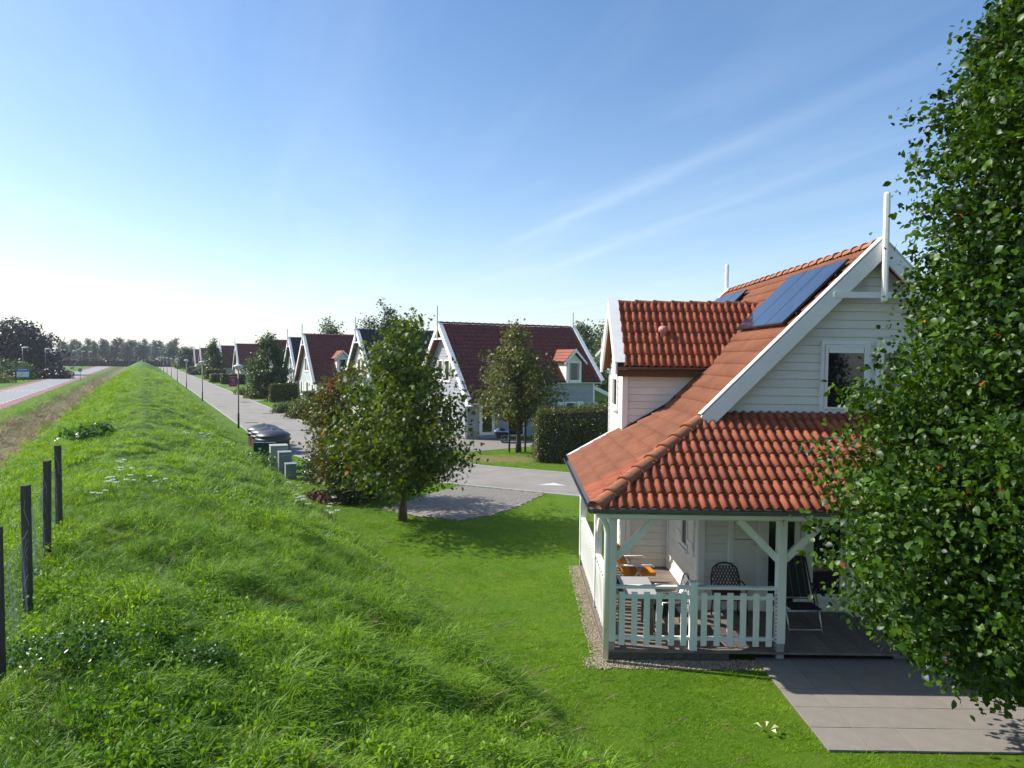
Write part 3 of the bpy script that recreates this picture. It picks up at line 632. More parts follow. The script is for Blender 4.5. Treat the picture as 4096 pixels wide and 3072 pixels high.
for y, z0, z1 in ((YB-0.06, 5.40, 7.17), (YR+0.05, 5.4, 7.17)):
    MB().lathe([(0.052, z0), (0.052, z1-0.03), (0.035, z1)], (XR, y, 0), 8).build('finial', 'white', H1)
box('collar_tie', (XR-0.80, YB-0.02, 5.46), (XR+0.80, YB+0.05, 5.56), 'white', H1)
# soffit of the front overhang
for sg in (-1, 1): MB().prism([(XR, YB+.05, ZR-0.14), (XR+sg*(XR-XL), YB+.05, ZL-0.14), (XR+sg*(XR-XL), YW, ZL-0.14), (XR, YW, ZR-0.14)], (0, 0, 0.02)).build('soffit', 'white', H1)
# dormer barge, fascia
for sg in (-1, 1):
    a = Vector((1.97, DYR+sg*(DYR-DY0), DZ0)); b = Vector((1.97, DYR, DZR)); 
    MB().prism([a+Vector((0, 0, .07)), b+Vector((0, 0, .10)), b+Vector((0, 0, -.24)), a+Vector((0, -sg*0.16, -.16)), a+Vector((0, 0, -.16))], (0.045, 0, 0)).build('barge_board', 'white', H1, bevel=0.005)
    beam('verge_cap', a+Vector((0.10, 0, .085)), b+Vector((0.10, 0, .115)), 0.22, 0.022, 'white', H1)
    MB().prism([a+Vector((0.045, 0, -.06)), b+Vector((0.045, 0, -.06)), b+Vector((.24, 0, -.06)), a+Vector((.24, 0, -.06))], (0, 0, 0.02)).build('soffit', 'white', H1)
box('fascia', (2.02, DY0+0.06, 4.07), (3.86, DY0+0.09, 4.245), 'brownwood', H1); box('soffit', (2.2, DY0+0.09, 4.17), (3.86, 14.55, 4.20), 'brownwood', H1)
gutter('gutter', (2.0, DY0-0.035, 4.265), (3.86, DY0-0.035, 4.265), H1, 0.05)
# verge board of the veranda roof at its far end
beam('verge_cap', (XE-0.02, 15.06, ZE+0.07), (2.2, 15.06, ZE+TL*1.06+0.07), 0.16, 0.025, 'white', H1); beam('barge_board', (XE-0.02, 15.10, ZE-0.03), (2.2, 15.10, ZE+TL*1.06-0.03), 0.04, 0.2, 'white', H1)
# veranda gutters
gutter('gutter', (XE-0.07, YE-0.06, ZE-0.005), (XM-XE+0.07, YE-0.06, ZE-0.005), H1); gutter('gutter', (XE-0.075, 15.05, ZE-0.004), (XE-0.075, YE-0.045, ZE-0.004), H1)
box('fascia', (XE+0.02, YE+0.03, ZE-0.14), (XM-XE-0.02, YE+0.055, ZE+0.005), 'white', H1); box('fascia', (XE+0.018, YE+0.057, ZE-0.14), (XE+0.043, 15.05, ZE+0.004), 'white', H1)
MB().tube([(1.20, 10.02, 2.26), (1.24, 10.08, 2.14), (1.31, 10.2, 2.02), (1.33, 10.22, 1.9), (1.33, 10.22, 0.06)], 0.042, 12).build('downpipe', 'white', H1, True)
# solar panels
def panel(y0, y1, x0=4.60, x1=5.70):
    b = lambda x, y, d: Vector((x, y, ZL+(x-XL))) + Vector((-S2, 0, S2))*d
    mb = MB().prism([b(x0, y0, .115), b(x1, y0, .115), b(x1, y1, .115), b(x0, y1, .115)], Vector((-S2, 0, S2))*0.035); o = mb.build('solar_panel', 'black', H1)
    e = 0.012; g = [b(x0+e, y0+e, .1515), b(x1-e, y0+e, .1515), b(x1-e, y1-e, .1515), b(x0+e, y1-e, .1515)]
    q = obj('cells', mesh_from('cells', g, [(0, 3, 2, 1)], 'solar'), o)
    for xx in (x0+0.2, x1-0.25): beam('rail', b(xx, y0-0.05, .09), b(xx, y1+0.05, .09), 0.04, 0.045, 'black', o)
for k in range(3): panel(12.16+k*0.86, 12.16+(k+1)*0.86-0.012)
for k in range(3): panel(17.50+k*0.86, 17.50+(k+1)*0.86-0.012)
# roof vent
MB().lathe([(0.06, -0.1), (0.06, 0.05), (0.095, 0.07), (0.10, 0.13), (0.08, 0.17), (0.03, 0.19)], (3.03, 14.86, 4.93), 16).build('roof_vent', 'pinkvent', H1, True)
# gable window, dormer window, veranda openings
for x0, x1 in ((5.17, 5.87), (6.10, 6.80)):
    o = window(H1, (0, YW, 0), (1, 0, 0), (0, -1, 0), x0, x1, 3.60, 4.70, 0.06, sill=False)
    window(o, (0, YW-0.035, 0), (1, 0, 0), (0, -1, 0), x0+0.05, x1-0.05, 3.65, 4.65, 0.045, proud=0.045, name='casement', sill=False)
    box('blind', (x0+0.06, YW-0.074, 4.56), (x1-0.06, YW-0.070, 4.65), 'white', o)
window(H1, (2.2, 0, 0), (0, -1, 0), (-1, 0, 0), -15.98, -15.32, 3.42, 3.98, 0.07)
window(H1, (3.15, 0, 0), (0, -1, 0), (-1, 0, 0), -13.15, -12.80, 1.05, 2.15, 0.06)
for a in ((-13.62, -13.24), (-12.70, -12.32)): shutter(H1, (3.15, 0, 0), (0, -1, 0), (-1, 0, 0), a[0], a[1], 0.98, 2.22)
# stable door and sliding glass doors
mb = MB().box((3.70, YW-0.06, 0.17), (4.10, YW-0.01, 1.38)).box((3.70, YW-0.06, 1.39), (4.10, YW-0.01, 2.55)); dr = mb.build('door', 'white_board', H1, bevel=0.004)
box('door_handle', (4.05, YW-0.10, 1.28), (4.07, YW-0.061, 1.40), 'alu', dr)
for x0, x1 in ((4.30, 4.74), (5.06, 5.52)): window(H1, (0, YW, 0), (1, 0, 0), (0, -1, 0), x0, x1, 0.46 if x0 > 5 else 0.24, 2.5, 0.09, name='glazed_door', sill=False)
for a, b in ((4.10, 4.208), (4.84, 4.96), (5.62, 5.9), (3.62, 3.70)): box('door_post', (a, YW-0.075, 0.16), (b, YW-0.01, 2.62), 'white', H1)
box('lintel', (3.62, YW-0.078, 2.55), (5.9, YW-0.012, 2.66), 'white', H1)
# deck boards (on the left they run along X, in front along Y)
dk = box('deck', (1.36, 10.28, 0.02), (3.14, 14.55, 0.115), 'joint', H1)
yb = 10.29
k = 0
while yb < 14.5:
    w = 0.138; x1 = 3.14 if yb > 12.05 else 2.62
    box('deck_board', (1.35, yb, 0.118), (x1, yb+w-0.006, 0.15+random.uniform(-.002, .002)), 'deck', dk); yb += w
xb = 2.63
while xb < 5.6:
    box('deck_board', (xb, 10.29, 0.118), (xb+0.132, 12.0, 0.15+random.uniform(-.002, .002)), 'deck', dk); xb += 0.138
# posts, beams, braces
for x, y in ((1.42, 10.36), (3.90, 10.36), (6.6, 10.36), (8.06, 10.36), (10.54, 10.36), (1.42, 12.12), (1.42, 14.9)):
    p = box('post', (x-0.065, y-0.065, 0.27), (x+0.065, y+0.065, 2.1), 'white', H1, bevel=0.008); box('post_foot', (x-0.055, y-0.055, 0.05), (x+0.055, y+0.055, 0.272), 'kerb', p)
    zb, zt, r = 1.50, 2.08, 0.58
    if y < 10.5:
        for sg in (-1, 1):
            if (x < 1.5 and sg < 0) or (x > 10 and sg > 0): continue
            beam('brace', (x+sg*0.05, y+0.004, zb), (x+sg*(0.05+r), y+0.004, zt), 0.06, 0.10, 'white', p, up=(0, 0, 1))
    if x < 1.5:
        for sg in (-1, 1):
            if (y < 10.5 and sg < 0) or (y > 14 and sg > 0): continue
            beam('brace', (x, y+sg*0.05, zb), (x, y+sg*(0.05+r), zt), 0.06, 0.10, 'white', p)
box('beam', (1.355, 10.295, 2.08), (10.605, 10.425, 2.235), 'white', H1, bevel=0.006); box('beam', (1.36, 10.426, 2.079), (1.48, 14.97, 2.236), 'white', H1, bevel=0.006)
def railing(a, b, axis, fixed, n):
    P = lambda t, o, z: (t, fixed+o, z) if axis == 0 else (fixed+o, t, z)
    lo = lambda t0, t1, o0, o1, z0, z1: (tuple(map(min, P(t0, o0, z0), P(t1, o1, z1))), tuple(map(max, P(t0, o0, z0), P(t1, o1, z1))))
    mb = MB().box(*lo(a, b, -0.045, 0.045, 1.055, 1.095)); rl = mb.build('railing', 'white', H1, bevel=0.005)
    MB().box(*lo(a, b, -0.018, 0.018, 0.90, 0.955)).build('rail', 'white', rl); MB().box(*lo(a, b, -0.018, 0.018, 0.29, 0.345)).build('rail', 'white', rl)
    st = (b-a)/n
    for k in range(n):
        c = a+st*(k+0.5); MB().box(*lo(c-0.044, c+0.044, -0.042, -0.0185, 0.215, 1.005)).build('slat', 'white', rl, bevel=0.004)
railing(1.487, 2.575, 0, 10.36, 6); railing(2.685, 3.832, 0, 10.36, 6); railing(10.427, 12.052, 1, 1.42, 9); railing(12.188, 14.832, 1, 1.42, 15)
box('rail_post', (2.577, 10.307, 0.07), (2.683, 10.413, 1.14), 'white', H1, bevel=0.006); 
box('post_cap', (2.565, 10.295, 1.141), (2.695, 10.425, 1.165), 'white', H1)
# string of wire curling down the post
hx = [(3.80+0.03*math.sin(i*0.9), 10.27-0.012*math.cos(i*0.9), 1.02-i*0.0085) for i in range(95)]
tag(MB().tube(hx, 0.003, 4).build('curly_cable', 'black'), 'thin black curly cable hanging beside the veranda post', 'cable')
# patio slabs
pat = box('patio', (3.56, 7.9, -0.02), (12.0, 12.0, 0.012), 'joint'); tag(pat, kind='structure')
smb = MB().box((0.004, 0.004, 0), (0.496, 0.496, 0.03)); sme = mesh_from('slab', smb.V, smb.F, 'slab'); y = 7.9
while y < 10.3:
    x = 3.56
    while x < 9.5:
        obj('slab', sme, pat, Matrix.Translation((x, y, random.uniform(-0.001, 0.001))) @ Matrix.Rotation(random.uniform(-.004, .004), 4, 'Z')); x += 0.5
    y += 0.5
box('terrace', (5.62, 10.42, 0.013), (9.5, 12.04, 0.06), 'slab', pat)
# gravel strip
GB = [(3.56, 10.34, 0.008), (1.37, 10.34, 0.008), (1.37, 15.0, 0.008)] + [(1.20+0.04*math.sin(y_*3.1)+0.035*math.sin(y_*8.3+1), y_, 0.007) for y_ in np.linspace(15.0, 10.1, 40)] + [(x_, 10.04+0.04*math.sin(x_*4.2)+0.03*math.sin(x_*11), 0.007) for x_ in np.linspace(1.2, 3.56, 24)]
gv = obj('gravel_bed', mesh_from('gravel_bed', GB, [tuple(range(len(GB)))], 'gravel')); tag(gv, kind='structure')
oc = np.array([(1, 0, 0), (-1, 0, 0), (0, 1, 0), (0, -1, 0), (0, 0, 1), (0, 0, -1)], float); of = np.array([(0, 2, 4), (2, 1, 4), (1, 3, 4), (3, 0, 4), (2, 0, 5), (1, 2, 5), (3, 1, 5), (0, 3, 5)])
k = 5200; xy = np.empty((k, 2)); m_ = rng.random(k) < 0.55
xy[m_] = np.stack([1.37-0.24*rng.random(m_.sum())**1.4, rng.uniform(9.95, 15.0, m_.sum())], 1); xy[~m_] = np.stack([rng.uniform(1.0, 3.56, (~m_).sum()), 10.34-0.36*rng.random((~m_).sum())**1.2], 1)
sz = rng.uniform(0.006, 0.017, (k, 1)); pts = oc[None]*sz[:, None]*rng.uniform(0.6, 1.2, (k, 6, 1)) ; pts[..., 2] *= 0.7
pts[..., 0] += xy[:, :1]; pts[..., 1] += xy[:, 1:]; pts[..., 2] += 0.012
o = obj('pebbles', mesh_from('pebbles', pts.reshape(-1, 3), (of[None]+np.arange(k)[:, None, None]*6).reshape(-1, 3), 'pebble')); tag(o, 'loose beige pebbles along the veranda edge', 'pebbles', kind='stuff')

# ------------------------------------------------------------------ veranda furniture
def T(name, label, cat, loc, group=None): return thing(name, label, cat, loc, 0, group)
dz = 0.15
t = T('table', 'grey garden table behind the veranda railing', 'table', (1.9, 11.05, dz))
box('table_top', (1.52, 10.60, 0.84), (2.16, 11.5, 0.875), 'tabletop', t, 0.004); box('runner', (1.50, 10.60, 0.8755), (1.66, 11.5, 0.8775), 'fabric', t); box('apron', (1.58, 10.66, 0.77), (2.10, 11.44, 0.838), 'gutter', t)
for x in (1.60, 2.08):
    for y in (10.68, 11.42): box('leg', (x-0.025, y-0.025, dz), (x+0.025, y+0.025, 0.77), 'gutter', t)
def mesh_chair(loc, rz, label, m='alu', net='alu', seat='fabric', solid=False, group=None):
    t = thing('garden_chair', label, 'chair', loc, rz, group, world=False)
    for x in (-0.22, 0.22): 
        MB().tube([(x, -0.24, 0), (x*0.95, -0.22, 0.42), (x*0.95, -0.2, 0.62), (x, 0.05, 0.63), (x*0.9, 0.2, 0.60)], 0.013, 6).build('leg', m, t, True); MB().tube([(x, 0.26, 0), (x*0.95, 0.22, 0.42)], 0.013, 6).build('leg', m, t, True)
    box('seat', (-0.23, -0.24, 0.40), (0.23, 0.22, 0.44), seat, t, 0.01)
    arch = [(-0.23, 0.20, 0.42), (-0.235, 0.27, 0.62), (-0.20, 0.30, 0.78), (-0.11, 0.315, 0.85), (0, 0.32, 0.87), (0.11, 0.315, 0.85), (0.20, 0.30, 0.78), (0.235, 0.27, 0.62), (0.23, 0.20, 0.42)]
    MB().tube(arch, 0.014, 6).build('back_frame', m, t, True); mb = MB()
    yb = lambda z: 0.2+0.12*min(1, (z-0.42)/0.4)
    for i in range(-8, 9):
        for sg in (-1, 1):
            p = []
            for j in range(9):
                z = 0.46+j*0.045; x = i*0.052+sg*(z-0.46)*0.55; hw_ = 0.232 if z < 0.66 else 0.232*math.sqrt(max(0, 1-((z-0.66)/0.21)**2))
                if abs(x) < hw_: p.append((x, yb(z), z))
            if len(p) > 1: mb.tube(p, 0.0075 if solid else 0.005, 4)
    mb.build('back_net', net, t)
mesh_chair((2.42, 11.22, dz), math.radians(-92), 'light mesh-backed garden chair at the table, farther from the front railing'); mesh_chair((2.40, 10.78, dz), math.radians(-84), 'light mesh-backed garden chair at the table, right behind the front railing')
mesh_chair((3.52, 11.55, dz), math.radians(0), 'black woven garden chair with dark red seat against the shaded front wall', 'black', 'fabric', 'darkred', True)
# reclining chair with striped sling
t = thing('reclining_chair', 'folding recliner with dark striped sling and aluminium frame on the patio', 'chair', (4.58, 11.35, 0.06), 0, world=False)
def sling(p0, p1, w, m='fabric', n=10, name='sling', seg=7):
    p0, p1 = Vector(p0), Vector(p1); o = None
    mb = MB().beam(p0, p1, w, 0.018, up=(0, -1, 0.6)); o = mb.build(name, m, t, bevel=0.006)
    d = (p1-p0).normalized(); nrm = Vector((1, 0, 0)).cross(d)
    if nrm.y > 0: nrm = -nrm
    for x in (-0.17, -0.06, 0.06, 0.17): MB().beam(p0+Vector((x, 0, 0))+nrm*0.0105, p1+Vector((x, 0, 0))+nrm*0.0105, 0.014, 0.003, up=(0, -1, 0.6)).build('stripe', 'stripe', o)
sling((0, 0.1, 0.50), (0, 0.42, 1.12), 0.46, name='backrest'); sling((0, -0.30, 0.46), (0, 0.1, 0.44), 0.48, name='seat')
for x in (-0.26, 0.26):
    MB().tube([(x, -0.34, 0.0), (x, 0.02, 0.66)], 0.013, 8).build('leg', 'alu', t, True); MB().tube([(x*0.94, 0.38, 0.0), (x*0.94, -0.25, 0.46)], 0.012, 8).build('leg', 'alu', t, True)
    MB().tube([(x, 0.02, 0.44), (x*0.98, 0.44, 1.10)], 0.014, 8).build('back_tube', 'black', t, True); MB().beam((x*1.08, -0.26, 0.67), (x*1.08, 0.22, 0.72), 0.05, 0.025).build('armrest', 'black', t, bevel=0.008)
for y, z in ((-0.27, 0.13), (-0.22, 0.44), (0.1, 0.52)): MB().tube([(-0.26, y, z), (0.26, y, z)], 0.012, 8).build('cross_bar', 'alu', t, True)
# orange sun lounger
t = thing('lounger', 'orange cushioned lounger with white armrest at the far end of the veranda', 'lounger', (1.99, 13.3, dz), math.radians(6), world=False)
mb = MB()
MB().prism([(-0.20, -0.27, 0.84), (-0.10, -0.27, 0.86), (0.14, -0.27, 0.30), (0.02, -0.27, 0.22)], (0, 0.54, 0)).build('backrest', 'orange', t, bevel=0.03)
for k in range(6): beam('cushion_seam', (-0.085+k*0.032, -0.272, 0.80-k*0.075), (-0.085+k*0.032, 0.272, 0.80-k*0.075), 0.016, 0.016, 'orange', t)
box('seat', (0.0, -0.27, 0.24), (0.62, 0.27, 0.32), 'orange', t, 0.03)
for y in (-0.31, 0.31):
    MB().tube([(-0.16, y, 0.47), (0.5, y, 0.46), (0.56, y, 0.44)], 0.02, 8).build('armrest', 'white', t, True); MB().tube([(0.22, y, 0.45), (0.42, y, 0.0)], 0.015, 6).build('leg', 'alu', t, True); MB().tube([(0.32, y, 0.45), (0.02, y, 0.0)], 0.015, 6).build('leg', 'alu', t, True)
# ================================================================== the houses along the street
# local frame of a house: a = away from the street, b = along the street (away from the camera), z up; a = 0 is the front gable
def street_house(label, s, n, wallm, tilem, wh=4.0, rr=4.3, L_=8.3, detail=2, dormers=(), porch=None, catslide=None, tint_tile='tile_orange', cat='house', name='holiday_house'):
    x, y = w2(s, n); t = thing(name, label, cat, (x, y, 0), STREET_RZ, world=False)
    zr = 6.42; ze = zr-rr; oh = 0.42; zw = zr-wh-0.1
    g = [(0, -wh, 0), (0, wh, 0), (0, wh, zw), (0, 0, zr-0.16), (0, -wh, zw)]
    wl = MB().prism(g, (L_, 0, 0)).build('wall', wallm, t)
    hw_ = lambda z: min(wh, zr-0.14-z)
    if detail >= 2:
        clad(wl, (0, 0, 0), (0, -1, 0), (-1, 0, 0), 0.1, zr-0.2, lambda z: (-hw_(z), hw_(z)), 0.17, wallm)
        clad(wl, (0, -wh, 0), (1, 0, 0), (0, -1, 0), 0.1, zw-0.05, lambda z: (0, L_), 0.17, wallm)
    for b in (-wh, wh): box('corner_board', (-0.04, b-0.06 if b > 0 else b-0.04, 0.05), (0.07, b+0.04 if b > 0 else b+0.06, zw), 'white', t)
    if detail >= 1: box('corner_board', (L_-0.07, -wh-0.04, 0.05), (L_+0.04, -wh+0.06, zw), 'white', t)
    # roof planes and tiles: the near slope faces the camera
    W_, E_ = 0.30, 0.33; seg = 4 if detail >= 2 else 3
    TVs, TFs = one_tile(W_, E_, 2, seg, 0.050, lift=0.036) if detail else (None, None)
    for sg in (-1, 1):
        n_ = Vector((0, sg*S2, S2)); p = [Vector((-oh, 0, zr)), Vector((L_+oh, 0, zr)), Vector((L_+oh, sg*rr, ze)), Vector((-oh, sg*rr, ze))]
        rf = MB().prism([q-n_*0.01 for q in p], -n_*0.10).build('roof', tilem, t)
        if sg < 0 and detail:
            fm = frame((-oh, -rr-0.03, ze-0.02), (1, 0, 0), (0, 1, 1)); acc = MB()
            for (u_, v_) in tiles(0.05, L_+2*oh, 0.0, rr*math.sqrt(2)-0.05, W_, E_):
                if u_+W_ > L_+2*oh-0.02: continue
                acc.add([(xx+u_, yy+v_, zz) for xx, yy, zz in TVs], TFs)
            tag(obj('tiling', mesh_from('tiling', acc.V, acc.F, tilem, True), rf, fm), kind='stuff')
            if detail >= 2: cap_run((-oh+0.1, 0, zr), (L_+oh-0.1, 0, zr), rf, cap_tile(0.44, 0.12, 0.10, 6, tilem), 0.40, 0.02)
        for a0 in (-oh-0.03, L_+oh-0.02):
            v = [(a0, sg*(rr+0.05), ze+0.02), (a0, 0, zr+0.10), (a0, 0, zr-0.28), (a0, sg*(rr-0.12), ze-0.17), (a0, sg*(rr+0.05), ze-0.17)]
            bb = MB().prism(v, (0.05, 0, 0)).build('barge_board', 'white', t)
            if sg < 0 or a0 < 0: MB().beam((a0+0.13, sg*(rr+0.04), ze+0.06), (a0+0.13, 0, zr+0.115), 0.24, 0.025).build('verge_cap', 'white', bb)
    for a0 in (-oh-0.06, L_+oh+0.04): MB().lathe([(0.05, zr-0.9), (0.05, zr+0.95), (0.03, zr+1.0)], (a0, 0, 0), 8).build('finial', 'white', t)
    box('collar_tie', (-oh-0.02, -0.85, zr-0.95), (-oh+0.03, 0.85, zr-0.84), 'white', t)
    gutter('gutter', (-oh+0.05, -rr-0.03, ze-0.06), (L_+oh-0.05, -rr-0.03, ze-0.06), t, 0.06, 'white')
    for a in (-0.93, 0.13):   # the two attic windows
        window(t, (0, 0, 0), (0, -1, 0), (-1, 0, 0), a, a+0.72, 3.15, 4.25, 0.07)
    for k, b in enumerate((-2.1, 0.25) if wh < 3.5 else (-2.9, -0.4, 2.1)):
        tall = k == 1
        window(t, (0, 0, 0), (0, -1, 0), (-1, 0, 0), b, b+(1.1 if tall else 0.62), 0.25 if tall else 0.85, 2.05, 0.07, mull=1 if tall else 0)
        for (c, d) in ((b-0.52, b-0.09), (b+(1.19 if tall else 0.71), b+(1.62 if tall else 1.14))): shutter(t, (0, 0, 0), (0, -1, 0), (-1, 0, 0), c, d, 0.25 if tall else 0.8, 2.1)
    for a0 in dormers:
        dw, dzr, dze = 0.62, 4.95, 4.30; b0 = -(zr-3.05); bb = -(zr-dzr)
        dm = MB().prism([(a0-dw+0.1, b0+0.0, 3.05), (a0+dw-0.1, b0, 3.05), (a0+dw-0.1, b0, dze), (a0, b0, dze+0.48), (a0-dw+0.1, b0, dze)], (0, 2.2, 0)).build('dormer', 'white_board', t)
        for sg in (-1, 1):
            p = [Vector((a0, b0-0.22, dzr)), Vector((a0, bb, dzr)), Vector((a0+sg*(dw+0.1), -(zr-dze)+0.10, dze-0.07)), Vector((a0+sg*(dw+0.1), b0-0.22, dze-0.07))]
            n_ = (p[1]-p[0]).cross(p[2]-p[0]).normalized(); n_ = n_ if n_.z > 0 else -n_
            MB().prism(p, n_*0.05).build('dormer_roof', tint_tile, dm)
            uu = (p[3]-p[0]).normalized(); rows = 4
            for r in range(rows):   # stepped tile courses on the little roof
                q0, q1 = p[0]+uu*(p[3]-p[0]).length*r/rows, p[0]+uu*(p[3]-p[0]).length*(r+1)/rows
                le = p[1]-p[0]; le2 = p[2]-p[3]; l0 = le.lerp(le2, r/rows); l1 = le.lerp(le2, (r+1)/rows)
                MB().prism([q0+n_*0.05, q1+n_*0.075, q1+l1+n_*0.075, q0+l0+n_*0.05], n_*0.02).build('tile_course', tint_tile, dm)
            MB().prism([(a0, b0-0.25, dzr+0.07), (a0+sg*(dw+0.14), b0-0.25, dze-0.06), (a0+sg*(dw+0.14), b0-0.25, dze-0.2), (a0, b0-0.25, dzr-0.12)], (0, 0.04, 0)).build('barge_board', 'white', dm)
        window(dm, (0, b0, 0), (1, 0, 0), (0, -1, 0), a0-0.34, a0+0.34, 3.22, 4.2, 0.12, sill=True)
    if porch:
        b0, b1, dep = porch; pr = MB().prism([(-dep, b0, 2.12), (-dep, b1, 2.12), (0.0, b1, 3.05), (0.0, b0, 3.05)], (0, 0, 0.09)).build('porch_roof', tilem, t)
        for b in (b0, b1):
            beam('barge_board', (-dep-0.05, b, 2.12), (0, b, 3.08), 0.06, 0.24, 'white', t); box('post', (-dep+0.15, b-0.06+(0.1 if b == b0 else -0.1), 0.05), (-dep+0.28, b+0.06+(0.1 if b == b0 else -0.1), 2.1), 'white', t)
            bq = b+(0.1 if b == b0 else -0.1); beam('brace', (-dep+0.25, bq, 1.5), (-dep+0.8, bq, 2.1), 0.06, 0.09, 'white', t)
        box('beam', (-dep+0.14, b0+0.02, 1.98), (-dep+0.29, b1-0.02, 2.11), 'white', t)
        for z in (0.35, 0.95): box('rail', (-dep+0.19, b0+0.17, z), (-dep+0.24, b1-0.17, z+0.05), 'white', t)
        k = int((b1-b0-0.4)/0.2)
        for i in range(k): box('slat', (-dep+0.17, b0+0.2+i*0.2, 0.28), (-dep+0.188, b0+0.29+i*0.2, 1.0), 'white', t)
    return t
def tall_label(i): return i
# second house: grey boards, tree and hedge in front
H2 = street_house('grey clapboard house with dark red roof behind the clipped hedge and staked tree', 38.5, 15.6, 'grey_board', 'tile_dark', wh=3.15, rr=3.3, dormers=(6.75,))
# lower catslide over its entrance, at the street end of the near side
zr, ze = 6.42, 3.12
n_ = Vector((0, -S2, S2)); p = [Vector((-0.42, -3.3, ze)), Vector((4.3, -3.3, ze)), Vector((4.3, -4.3, ze-1.0)), Vector((-0.42, -4.3, ze-1.0))]
cs = MB().prism([q-n_*0.01 for q in p], -n_*0.10).build('porch_roof', 'tile_dark', H2)
fm = frame((-0.42, -4.33, ze-1.02), (1, 0, 0), (0, 1, 1)); acc = MB(); TVs, TFs = one_tile(0.30, 0.33, 2, 4, 0.050, lift=0.036)
for (u_, v_) in tiles(0.05, 4.7, 0, 1.40, 0.30, 0.33): acc.add([(x+u_, y+v_, z) for x, y, z in TVs], TFs)
tag(obj('tiling', mesh_from('tiling', acc.V, acc.F, 'tile_dark', True), cs, fm), kind='stuff')
MB().prism([(-0.45, -3.25, ze+0.07), (-0.45, -4.35, ze-1.03), (-0.45, -4.35, ze-1.22), (-0.45, -4.2, ze-1.22), (-0.45, -3.25, ze-0.3)], (0.05, 0, 0)).build('barge_board', 'white', cs)
MB().beam((-0.32, -4.34, ze-0.94), (-0.32, -3.25, ze+0.11), 0.24, 0.025).build('verge_cap', 'white', cs)
gutter('gutter', (-0.38, -4.35, ze-1.08), (4.3, -4.35, ze-1.08), cs, 0.06, 'white')
MB().tube([(-0.2, -4.35, ze-1.1), (-0.15, -4.3, ze-1.22), (-0.06, -3.25, ze-1.28), (-0.06, -3.22, ze-1.4), (-0.06, -3.22, 0.05)], 0.04, 8).build('downpipe', 'white', H2, True)
window(H2, (0, -3.15, 0), (1, 0, 0), (0, -1, 0), 0.95, 1.55, 0.35, 1.85, 0.16, name='door', sill=False, proud=0.07)
window(H2, (0, -3.15, 0), (1, 0, 0), (0, -1, 0), 2.7, 3.5, 0.15, 2.0, 0.08, name='door', sill=False)
window(H2, (0, -3.15, 0), (1, 0, 0), (0, -1, 0), 6.35, 6.95, 0.9, 1.85, 0.08)
for c in ((5.75, 6.2), (7.1, 7.55)): shutter(H2, (0, -3.15, 0), (1, 0, 0), (0, -1, 0), c[0], c[1], 0.8, 1.95)
# lean-to at the back
MB().prism([(8.3, -3.0, 2.75), (8.3, 1.0, 2.75), (10.6, 1.0, 1.75), (10.6, -3.0, 1.75)], (0, 0, 0.12)).build('porch_roof', 'white', H2)
for b in (-2.9, 0.9): beam('barge_board', (8.3, b-0.12, 2.8), (10.7, b-0.12, 1.78), 0.05, 0.22, 'white', H2); box('post', (10.3, b-0.06, 0), (10.42, b+0.06, 1.8), 'white', H2)
beam('brace', (9.6, -2.9, 1.75), (10.3, -2.9, 1.2), 0.06, 0.09, 'white', H2); box('beam', (8.3, -2.96, 1.68), (10.4, -2.84, 1.78), 'white', H2)

street_house('white house with anthracite tiled roof and front porch, behind the sweetgum tree', 52.5, 14.6, 'white_board', 'tile_black', wh=4.0, porch=(-3.9, -0.3, 2.9))
street_house('sage grey house with dark red roof and two small dormers', 67.3, 13.6, 'sage_board', 'tile_dark', dormers=(2.45, 6.6))
street_house('pale house with anthracite roof and porch, just beyond the sage grey house', 80.4, 14.6, 'sage_board', 'tile_black', porch=(-3.6, -0.2, 2.9), detail=1)
street_house('red roofed house mostly hidden behind the tall columnar tree', 94.5, 14.5, 'white_board', 'tile_dark', detail=1)
street_house('red roofed house right behind the magenta banner on the lamp post', 129.3, 14.5, 'sage_board', 'tile_dark', detail=1)
street_house('red roofed house with one dormer, left of the magenta banner', 156, 14.5, 'sage_board', 'tile_dark', detail=1, dormers=(6.2,))
street_house('distant red roofed house half hidden by the tall bushy conifer', 213, 14.5, 'white_board', 'tile_dark', detail=1)
street_house('distant red roofed house between the conifer and the dark roofed house', 238, 14.5, 'white_board', 'tile_dark', detail=0)
street_house('distant dark roofed house next to the round dark tree', 274, 14.5, 'white_board', 'tile_black', detail=0)
street_house('farthest white gable at the end of the lane', 455, 16.0, 'white_board', 'tile_black', detail=0)
# two white gables seen in the gap beside the near dormer, behind the hedge
def back_house(label, x, y, rz, tilem):
    t = thing('holiday_house', label, 'house', (x, y, 0), rz, world=False); wh, rr, zr, L_ = 2.6, 3.2, 5.7, 8.0; ze = zr-rr*1.1
    MB().prism([(0, -wh, 0), (0, wh, 0), (0, wh, zr-wh*1.1-.1), (0, 0, zr-.1), (0, -wh, zr-wh*1.1-.1)], (L_, 0, 0)).build('wall', 'white_board', t)
    for sg in (-1, 1):
        MB().prism([(-.4, 0, zr), (L_+.4, 0, zr), (L_+.4, sg*rr, ze), (-.4, sg*rr, ze)], (0, 0, -0.12)).build('roof', tilem, t)
        MB().prism([(-.44, 0, zr+.1), (-.44, sg*rr, ze+.08), (-.44, sg*rr, ze-.2), (-.44, 0, zr-.3)], (0.05, 0, 0)).build('barge_board', 'white', t)
    MB().lathe([(0.05, zr-0.8), (0.05, zr+1.1)], (-0.45, 0, 0), 8).build('finial', 'white', t)
    window(t, (0, 0, 0), (0, -1, 0), (-1, 0, 0), -0.35, 0.35, 3.0, 4.0, 0.08)
back_house('white gabled house with red roof glimpsed right behind the near dormer', 10.4, 66, math.radians(62), 'tile_dark')
